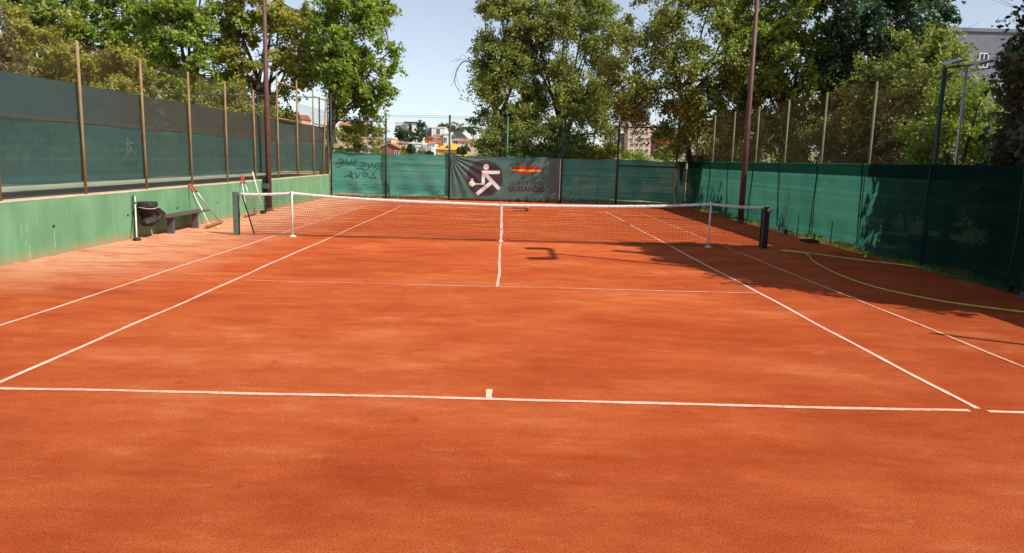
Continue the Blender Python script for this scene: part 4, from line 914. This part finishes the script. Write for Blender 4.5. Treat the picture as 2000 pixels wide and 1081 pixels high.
def tree(label, base, top, cen, rad, seed, mat='leaf_elm', nl=14000, ls=0.15, nc=46, tr=0.16, cr=(0.5, 1.1), name='tree', cat='tree', group=None, forks=None, spread=0.72, trunk_to=None, flat=0.55, bark='bark', shell=0.35):
    rng = np.random.default_rng(seed); base = np.array(base, float); cen = np.array(cen, float); rad = np.array(rad, float)
    t = thing(name, label, cat, tuple(base), group)
    fk = np.array(trunk_to if trunk_to is not None else cen - np.array([0, 0, rad[2] * 0.45]), float)
    mb = MB(); n = 9; pts = []; wbl = rng.normal(size=(n, 3)) * 0.09; wbl[:, 2] = 0; wbl[0] = 0
    for i in range(n):
        q = i / (n - 1); pts.append(base + (fk - base) * q + wbl[i] * min(1, q * 2) - np.array([0, 0, 0.1 if i == 0 else 0]))
    mb.tube(pts, [tr * (1.35 if i == 0 else 1.0 - 0.42 * i / (n - 1)) for i in range(n)], 9)
    # clump centres
    Cn = []
    while len(Cn) < nc:
        d = rng.normal(size=3); d /= np.linalg.norm(d); r = rng.uniform(0.15, 1.0) ** (0.45)
        c = cen + d * rad * r * (1 - 0.12 * rng.random())
        if c[2] < base[2] + 0.2: continue
        Cn.append(c)
    Cn = np.array(Cn)
    # main limbs, then branchlets from the nearest limb
    nlim = max(5, nc // 7); limbs = []
    for i in rng.choice(nc, nlim, replace=False):
        st = np.array(pts[int(rng.integers(5, n))]); e = Cn[i]; mid = (st + e) / 2 + rng.normal(size=3) * 0.15 + np.array([0, 0, 0.25 * np.linalg.norm(e - st) * 0.35])
        cur = [st * (1-q)**2 + mid * 2*q*(1-q) + e * q*q for q in np.linspace(0, 1, 8)]
        mb.tube(cur, list(np.linspace(tr * 0.5, tr * 0.10, 8)), 6, cap=False); limbs.append(np.array(cur))
    allp = np.concatenate([l[2:] for l in limbs])
    for c in Cn:
        j = allp[np.argmin(((allp - c) ** 2).sum(1) + rng.random(len(allp)) * 0.3)]
        mid = (j + c) / 2 + rng.normal(size=3) * 0.12; mb.tube([j, mid, c], [tr * 0.17, tr * 0.11, tr * 0.05], 5, cap=False)
        for _ in range(4):
            d = rng.normal(size=3) * 0.45; mb.tube([mid, (mid + c) / 2 + d * .4, c + d], [tr * .06, tr * .045, tr * .02], 4, cap=False)
    rc = rng.uniform(cr[0], cr[1], nc); wgt = rc ** 2.2; cnt = np.maximum(30, (nl * wgt / wgt.sum()).astype(int))
    Ps = []; Os = []
    for c, r, k in zip(Cn, rc, cnt):
        ns = max(6, int(k / 42)); o = (c - cen) / rad; o = o / (np.linalg.norm(o) + 1e-6)
        d = rng.normal(size=(ns, 3)) + o * 0.55; d[:, 2] *= 0.75; d /= np.linalg.norm(d, axis=1, keepdims=True)
        ln = r * rng.uniform(0.55, 1.45, (ns, 1)); dr = rng.uniform(0.05, 0.45, (ns, 1))
        idx = rng.integers(0, ns, k); tt = rng.beta(1.6, 1.15, (k, 1))
        p = c + d[idx] * ln[idx] * tt; p[:, 2:] -= dr[idx] * ln[idx] * tt ** 2
        p += rng.normal(size=(k, 3)) * (0.05 + 0.13 * r * (1.0 - 0.6 * tt))
        Ps.append(p); Os.append(d[idx] * 0.6 + o * 0.4)
        if ls < 0.3:
            for q in range(0, ns, 2):
                e1 = c + d[q] * ln[q] * 0.5 - np.array([0, 0, dr[q, 0] * ln[q, 0] * 0.25]); e2 = c + d[q] * ln[q] - np.array([0, 0, dr[q, 0] * ln[q, 0]])
                mb.tube([c, e1, e2], [tr * 0.05, tr * 0.035, 0.003], 3, cap=False)
    mb.build('trunk', bark, t, True)
    P = np.concatenate(Ps); O = np.concatenate(Os)
    ok = P[:, 2] > base[2] + 0.05
    leaves('crown', P[ok], O[ok], ls, rng, mat, t, flat)
    return t
# behind the far fence
tree('tall leafy tree behind the banner, its left branches reaching over the sky gap', (-0.3, 23.2, 0), None, (-0.1, 23.2, 6.2), (2.1, 2.0, 6.0), 11, 'leaf_elm', 46000, 0.150, 105, 0.20, (0.45, 0.95), trunk_to=(-0.4, 23.2, 4.5))
tree('broad leafy tree behind the right half of the banner', (2.5, 22.6, 0), None, (3.6, 22.8, 6.2), (2.9, 2.2, 6.0), 12, 'leaf_elm', 56000, 0.150, 120, 0.20, (0.5, 1.0), trunk_to=(3.0, 22.7, 4.2))
tree('small shrubby tree low behind the banner in the shade', (1.2, 20.6, 0), None, (1.2, 20.8, 2.5), (3.0, 1.0, 1.6), 13, 'leaf_elm', 12000, 0.144, 46, 0.08, (0.4, 0.8), name='shrub', cat='shrub')
tree('yellowish drooping shrub right of the banner behind the fence', (5.0, 22.0, 0), None, (5.2, 22.0, 2.2), (1.0, 0.9, 1.0), 14, 'leaf_yellow', 2500, 0.168, 14, 0.05, (0.3, 0.6), name='shrub', cat='shrub')
tree('round green bush in front of the red brick house', (7.3, 24.0, 0), None, (7.6, 24.0, 1.9), (1.2, 1.0, 1.0), 15, 'leaf_bright', 4000, 0.120, 18, 0.05, (0.3, 0.6), name='shrub', cat='shrub')
tree('large bright tree left of the sky gap with branches showing through', (-10.2, 23.5, 0), None, (-8.2, 23.5, 8.4), (2.5, 2.4, 4.6), 16, 'leaf_bright', 28500, 0.204, 86, 0.24, (0.5, 0.95), trunk_to=(-9.3, 23.5, 4.6))
tree('yellow green bush left of the salmon houses behind the corner post', (-8.6, 25.0, 0), None, (-8.4, 25.0, 2.9), (1.2, 1.0, 1.7), 17, 'leaf_yellow', 4500, 0.144, 22, 0.06, (0.3, 0.65), name='shrub', cat='shrub')
# left background
tree('tree with yellow green crown directly behind the left lamp post', (-14.2, 25.5, 0), None, (-13.6, 25.5, 7.6), (3.2, 2.4, 5.6), 21, 'leaf_yellow', 23500, 0.216, 78, 0.25, (0.5, 1.0), trunk_to=(-14.2, 25.5, 6.0))
tree('dark trunked green tree between the lamp post and the left fence bays', (-17.6, 24.5, 1.0), None, (-17.4, 24.5, 7.6), (2.9, 2.4, 4.8), 22, 'leaf_bright', 27000, 0.216, 84, 0.28, (0.5, 1.05), trunk_to=(-17.4, 24.5, 6.2))
tree('low bushy tree above the grey screen left of the lamp post', (-14.6, 21.0, 1.0), None, (-14.4, 21.0, 3.6), (2.6, 1.6, 1.9), 23, 'leaf_elm', 12000, 0.168, 44, 0.12, (0.45, 0.85))
tree('bright yellow green bush above the left fence between two posts', (-19.2, 20.0, 1.0), None, (-19.2, 20.0, 4.6), (2.5, 1.8, 2.8), 24, 'leaf_yellow', 18500, 0.180, 56, 0.12, (0.45, 0.9))
tree('olive tree above the left fence near the picture edge', (-23.2, 20.0, 1.0), None, (-23.2, 20.0, 5.6), (2.7, 2.0, 3.9), 25, 'leaf_yellow', 19500, 0.192, 64, 0.18, (0.5, 0.9), shell=0.2)
tree('brownish tree at the far left edge above the teal screen', (-23.0, 14.5, 1.0), None, (-23.2, 14.5, 5.2), (2.2, 2.0, 3.4), 26, 'leaf_olive', 16000, 0.192, 54, 0.18, (0.5, 0.9))
tree('tall tree behind the bushes at the upper left', (-27.5, 26.0, 1.0), None, (-27.0, 26.0, 8.2), (4.0, 2.6, 5.2), 27, 'leaf_elm', 24500, 0.252, 76, 0.25, (0.6, 1.1))
tree('leafy tree between the two tall trees at upper left', (-22.4, 27.0, 1.0), None, (-22.4, 27.0, 7.8), (3.0, 2.4, 5.0), 28, 'leaf_bright', 21000, 0.240, 68, 0.25, (0.6, 1.1))
# right background
tree('leaning tree at the far right corner spreading over the fence', (9.9, 19.6, 0), None, (8.6, 16.3, 6.8), (4.7, 2.3, 4.3), 31, 'leaf_elm', 60000, 0.150, 125, 0.17, (0.5, 1.0), trunk_to=(8.3, 18.6, 5.6))
tree('broad olive bush behind the leaning trunk at the far right corner', (11.0, 21.6, 0), None, (11.0, 21.6, 2.9), (2.0, 1.2, 2.3), 43, 'leaf_yellow', 16000, 0.13, 44, 0.08, (0.4, 0.8), name='shrub', cat='shrub')
tree('bright tree behind the right lamp post', (12.6, 15.0, 0), None, (12.4, 15.0, 7.0), (2.5, 2.0, 5.2), 32, 'leaf_bright', 24500, 0.180, 76, 0.18, (0.5, 0.95))
tree('tall dark evergreen tree right of the lamp post', (15.4, 13.5, 0), None, (15.5, 13.5, 7.2), (2.6, 2.4, 5.6), 33, 'leaf_dark', 34500, 0.204, 96, 0.24, (0.6, 1.1))
tree('spreading green tree behind the right fence between dark evergreens', (13.6, 8.0, 0), None, (14.2, 8.6, 3.9), (2.0, 2.0, 3.4), 34, 'leaf_elm', 27000, 0.144, 84, 0.18, (0.5, 0.9))
tree('sunlit yellow green tree below the grey apartment block', (12.6, 3.0, 0), None, (12.6, 3.0, 2.7), (1.3, 1.4, 2.1), 35, 'leaf_bright', 16000, 0.114, 52, 0.12, (0.35, 0.65))
tree('near black evergreen in full shade at the right edge of the picture', (11.2, -5.2, 0), None, (11.2, -5.2, 4.7), (1.8, 2.8, 4.9), 36, 'leaf_dark', 66000, 0.205, 160, 0.18, (0.5, 0.85))
tree('dark evergreen overhanging the hose corner beyond the right windscreen', (11.9, -8.2, 0), None, (11.8, -8.0, 6.0), (1.6, 1.9, 3.0), 37, 'leaf_dark', 36000, 0.20, 86, 0.2, (0.6, 1.0))
tree('unseen dark evergreen added behind the near black one, shading ground beyond the right windscreen', (15.0, -3.6, 0), None, (15.0, -3.6, 3.5), (2.2, 2.6, 3.2), 38, 'leaf_dark', 26000, 0.18, 78, 0.2, (0.6, 1.0))  # out of view, added to shade the ground outside the court
tree('slim dark evergreen rising just behind the right windscreen at the picture edge', (10.3, -3.7, 0), None, (10.3, -3.8, 3.4), (0.75, 0.9, 3.3), 42, 'leaf_dark', 22000, 0.12, 60, 0.10, (0.35, 0.55))
tree('low dark laurel filling the view through the right windscreen beside the park bench', (10.5, -3.4, 0), None, (10.5, -3.4, 1.5), (0.8, 1.5, 1.4), 39, 'leaf_dark', 20000, 0.12, 44, 0.06, (0.35, 0.6), name='shrub', cat='shrub')
tree('low dark laurel beyond the right windscreen behind the pale light pole', (12.6, -0.9, 0), None, (12.6, -0.9, 1.4), (0.9, 1.5, 1.2), 40, 'leaf_dark', 20000, 0.12, 44, 0.06, (0.35, 0.6), name='shrub', cat='shrub')
tree('low dark laurel at the right edge beyond the windscreen', (10.4, -6.6, 0), None, (10.4, -6.6, 1.5), (0.8, 1.7, 1.4), 41, 'leaf_dark', 14000, 0.13, 40, 0.06, (0.35, 0.6), name='shrub', cat='shrub')
hd = [(11.8, 20.5, 'leaf_olive', 'olive hedge shrub at the far end behind the right fence'), (12.4, 17.2, 'leaf_yellow', 'yellow green hedge shrub left of the right lamp post behind the fence'), (12.9, 13.6, 'leaf_elm', 'green hedge shrub just right of the lamp post behind the mesh'),
      (13.2, 10.4, 'leaf_olive', 'brownish hedge shrub behind the mesh, third from the near end'), (13.4, 6.6, 'leaf_olive', 'reddish brown hedge shrub behind the mesh, second from the near end'), (13.6, 1.0, 'leaf_elm', 'dark green hedge shrub behind the mesh, nearest of the row')]
for i, (x, y, m_, lab) in enumerate(hd):
    tree(lab, (x, y, 0), None, (x, y, 2.6 if i < 5 else 1.9), (1.1, 2.0, 1.9 + 0.2 * (i % 3) - (0.5 if i == 5 else 0)), 50 + i, m_, 12000, 0.11, 44, 0.07, (0.4, 0.75), name='shrub', cat='shrub', group='hedge behind the right fence')
# dead arching branches at the edge of the sky gap
db = thing('bare_branch', 'bare arching branch hanging into the sky gap left of the central tree', 'branch', (-1.4, 22.8, 6.0))
mb = MB()
P_ = [onY(x, y, 22.8) for x, y in ((968, 190), (952, 160), (930, 132), (912, 120), (900, 125), (891, 142), (888, 160), (893, 172), (900, 178))]
mb.tube(crv([tuple(p) for p in P_], 6), list(np.linspace(0.045, 0.006, 49)), 6)
for pp in (((930, 132), (917, 122), (905, 116), (893, 120)), ((940, 145), (945, 125), (950, 100), (958, 60)), ((891, 142), (893, 158), (899, 170), (909, 182)), ((916, 121), (910, 112), (903, 108), (890, 122)), ((924, 128), (922, 140), (919, 146), (908, 148)), ((950, 158), (932, 148), (921, 146)), ((905, 121), (898, 116), (888, 117), (880, 122)), ((896, 131), (886, 140), (884, 152)), ((890, 150), (884, 162), (880, 170)), ((893, 172), (898, 184), (903, 190)), ((935, 138), (918, 138), (908, 142)), ((940, 146), (926, 160), (915, 166))):
    mb.tube(crv([tuple(onY(x, y, 22.8)) for x, y in pp], 5), 0.008, 4)
mb.build('branch_wood', 'twig', db, True)
# far trees on the hillside
def far(x, y, Y, rpx, hpx, m_, lab, seed, nl=2600, pine=False):
    c = onY(x, y, Y); k = FPX / (Y + 17.75); rx = rpx / k; rz = hpx / k; zb = terr(0, Y)
    tree(lab, (c[0], Y, zb - .2), None, (c[0], Y, c[2]), (rx, rx * 0.9, rz), seed, m_, nl, 0.055 * max(rx, rz) + 0.25, 22, 0.035 * (rx + rz), (0.22 * max(rx, rz), 0.42 * max(rx, rz)), group='trees among the distant houses', flat=0.7)
far(800, 268, 185, 26, 13, 'leaf_pine', 'umbrella pine between the salmon and white houses', 71, 4500)
far(822, 256, 205, 7, 18, 'leaf_dark', 'slim dark conifer left of the white tower house', 72, 2500)
far(801, 250, 225, 2.2, 8, 'leaf_dark', 'thin dark cypress in front of the white modern house', 73, 900)
far(778, 260, 200, 9, 10, 'leaf_pine', 'dark pine left of the umbrella pine', 74)
far(895, 250, 330, 18, 9, 'leaf_olive', 'brownish round tree on the hill above the slate roof', 75); far(868, 249, 345, 16, 6, 'leaf_olive', 'low brownish tree on the skyline behind the white tower house', 76); far(925, 254, 320, 14, 9, 'leaf_dark', 'dark tree on the hill behind the central tree edge', 77)
far(740, 258, 195, 16, 10, 'leaf_elm', 'green tree left of the dark fence post among the houses', 78); far(705, 258, 190, 16, 11, 'leaf_bright', 'bright tree above the salmon house', 79); far(720, 252, 215, 12, 9, 'leaf_dark', 'dark tree behind the salmon house', 80)
far(803, 292, 120, 6, 12, 'leaf_pine', 'slim dark tree at the left side of the low white house', 81, 1500); far(790, 294, 128, 7, 8, 'leaf_yellow', 'yellowish tree right of the brick gable house', 82); far(824, 299, 120, 10, 5, 'leaf_elm', 'low bush in front of the white houses', 83, 1400)
far(840, 301, 118, 7, 4, 'leaf_pine', 'low bush between the white and yellow houses', 84, 1200); far(905, 292, 135, 12, 9, 'leaf_pine', 'dark green tree right of the yellow house', 85); far(735, 298, 118, 14, 5, 'leaf_elm', 'hedge bush below the salmon house', 86, 1600)
far(668, 296, 118, 12, 8, 'leaf_yellow', 'hedge bush right of the corner post among far houses', 87, 1600); far(880, 302, 118, 12, 3, 'leaf_elm', 'low hedge bush in front of the yellow house', 88, 1400); far(1300, 300, 110, 22, 12, 'leaf_bright', 'sunlit bush below the red brick house', 89, 3000); far(1222, 303, 150, 8, 6, 'leaf_bright', 'small bush left of the beige apartments', 90, 1400)
far(1330, 285, 140, 16, 18, 'leaf_olive', 'tree right of the brick house behind the corner post', 91); far(650, 262, 150, 22, 16, 'leaf_bright', 'tree behind the left corner post of the far fence', 92, 3500); far(1185, 297, 130, 14, 10, 'leaf_elm', 'bush left of the glass fronted block', 93, 2200)
far(560, 246, 120, 30, 8, 'leaf_elm', 'tree line bush seen above the left screen near the tall frame', 94, 2600)

# ------------------------------------------------------------------ right outside: park light, bench
pl = thing('park_light', 'pale steel light pole with two flat lamps beyond the right windscreen', 'street lamp', (9.6, -2.05, 0))
MB().tube([(9.6, -2.05, -.05), (9.6, -2.05, 4.16)], 0.028, 10).build('pole', 'alu', pl, True)
MB().tube([(9.2, -2.05, 4.10), (9.95, -2.05, 4.20)], 0.016, 8).build('cross_arm', 'steel_dark', pl, True)
for x in (9.28, 9.85):
    MB().add([(x - .16, -2.30, 4.17), (x + .14, -2.30, 4.25), (x + .14, -1.95, 4.30), (x - .16, -1.95, 4.22), (x - .16, -2.30, 4.13), (x + .14, -2.30, 4.21), (x + .14, -1.95, 4.25), (x - .16, -1.95, 4.17)], [(0,1,2,3), (7,6,5,4), (0,4,5,1), (1,5,6,2), (2,6,7,3), (3,7,4,0)]).build('lamp_head', 'alu', pl)
pb = thing('park_bench', 'pale park bench dimly seen through the shaded right windscreen', 'bench', (9.8, -1.4, 0))
for i in range(2): MB().box((9.5 + i * .2, -2.0, 0.46), (9.68 + i * .2, -0.7, 0.5)).build('seat_slat', 'paleconc', pb)
MB().box((9.92, -2.0, 0.62), (9.96, -0.7, 0.80)).build('backrest', 'paleconc', pb)
for y in (-1.9, -0.85): MB().box((9.52, y, -0.03), (9.88, y + .06, 0.458)).build('leg', 'steel_dark', pb)
pb2 = thing('park_bench', 'bench silhouette behind the bright part of the right windscreen', 'bench', (9.2, 1.0, 0))
MB().box((9.1, 0.2, 0.50), (9.4, 1.2, 0.60)).build('seat', 'steel_dark', pb2); 
for y in (0.25, 1.1): MB().box((9.12, y, -.03), (9.38, y + .06, 0.50)).build('leg', 'steel_dark', pb2)

# ------------------------------------------------------------------ grass strips
def blades(name, n, xr, yr, h, mat, seed, z=-0.03):
    rng = np.random.default_rng(seed); x = rng.uniform(*xr, n); y = rng.uniform(*yr, n); hh = h * rng.uniform(.4, 1.2, n) * (0.5 + 0.7 * (np.sin(x * 3.1) * np.sin(y * 1.9) > -0.2))
    a = rng.uniform(0, 6.283, n); wd = 0.006 + 0.004 * rng.random(n); lx = rng.normal(0, .35, n) * hh; ly = rng.normal(0, .35, n) * hh
    V = np.empty((n, 3, 3)); V[:, 0] = np.c_[x - np.cos(a) * wd, y - np.sin(a) * wd, np.full(n, z)]; V[:, 1] = np.c_[x + np.cos(a) * wd, y + np.sin(a) * wd, np.full(n, z)]; V[:, 2] = np.c_[x + lx, y + ly, z + hh]
    me = bpy.data.meshes.new(name); me.vertices.add(3 * n); me.vertices.foreach_set('co', V.reshape(-1).astype(np.float32)); me.loops.add(3 * n); me.loops.foreach_set('vertex_index', np.arange(3 * n, dtype=np.int32))
    me.polygons.add(n); me.polygons.foreach_set('loop_start', np.arange(0, 3 * n, 3, dtype=np.int32)); me.polygons.foreach_set('loop_total', np.full(n, 3, dtype=np.int32)); me.update(calc_edges=True)
    me.materials.append(MT[mat]); return stuff(obj(name, me))
tag(blades('grass', 9000, (8.52, 9.1), (-4, 17.2), 0.13, 'grass', 1), 'green grass along the foot of the right windscreen', 'grass')
tag(blades('dry_grass', 9000, (-8.2, 8.4), (17.25, 18.4), 0.16, 'straw', 2), 'dry straw coloured grass under the far windscreen', 'grass')
tag(blades('weeds', 500, (-8.24, -8.15), (-6, 17), 0.035, 'straw', 3, 0.0), 'sparse dry weeds along the foot of the green wall', 'weeds')
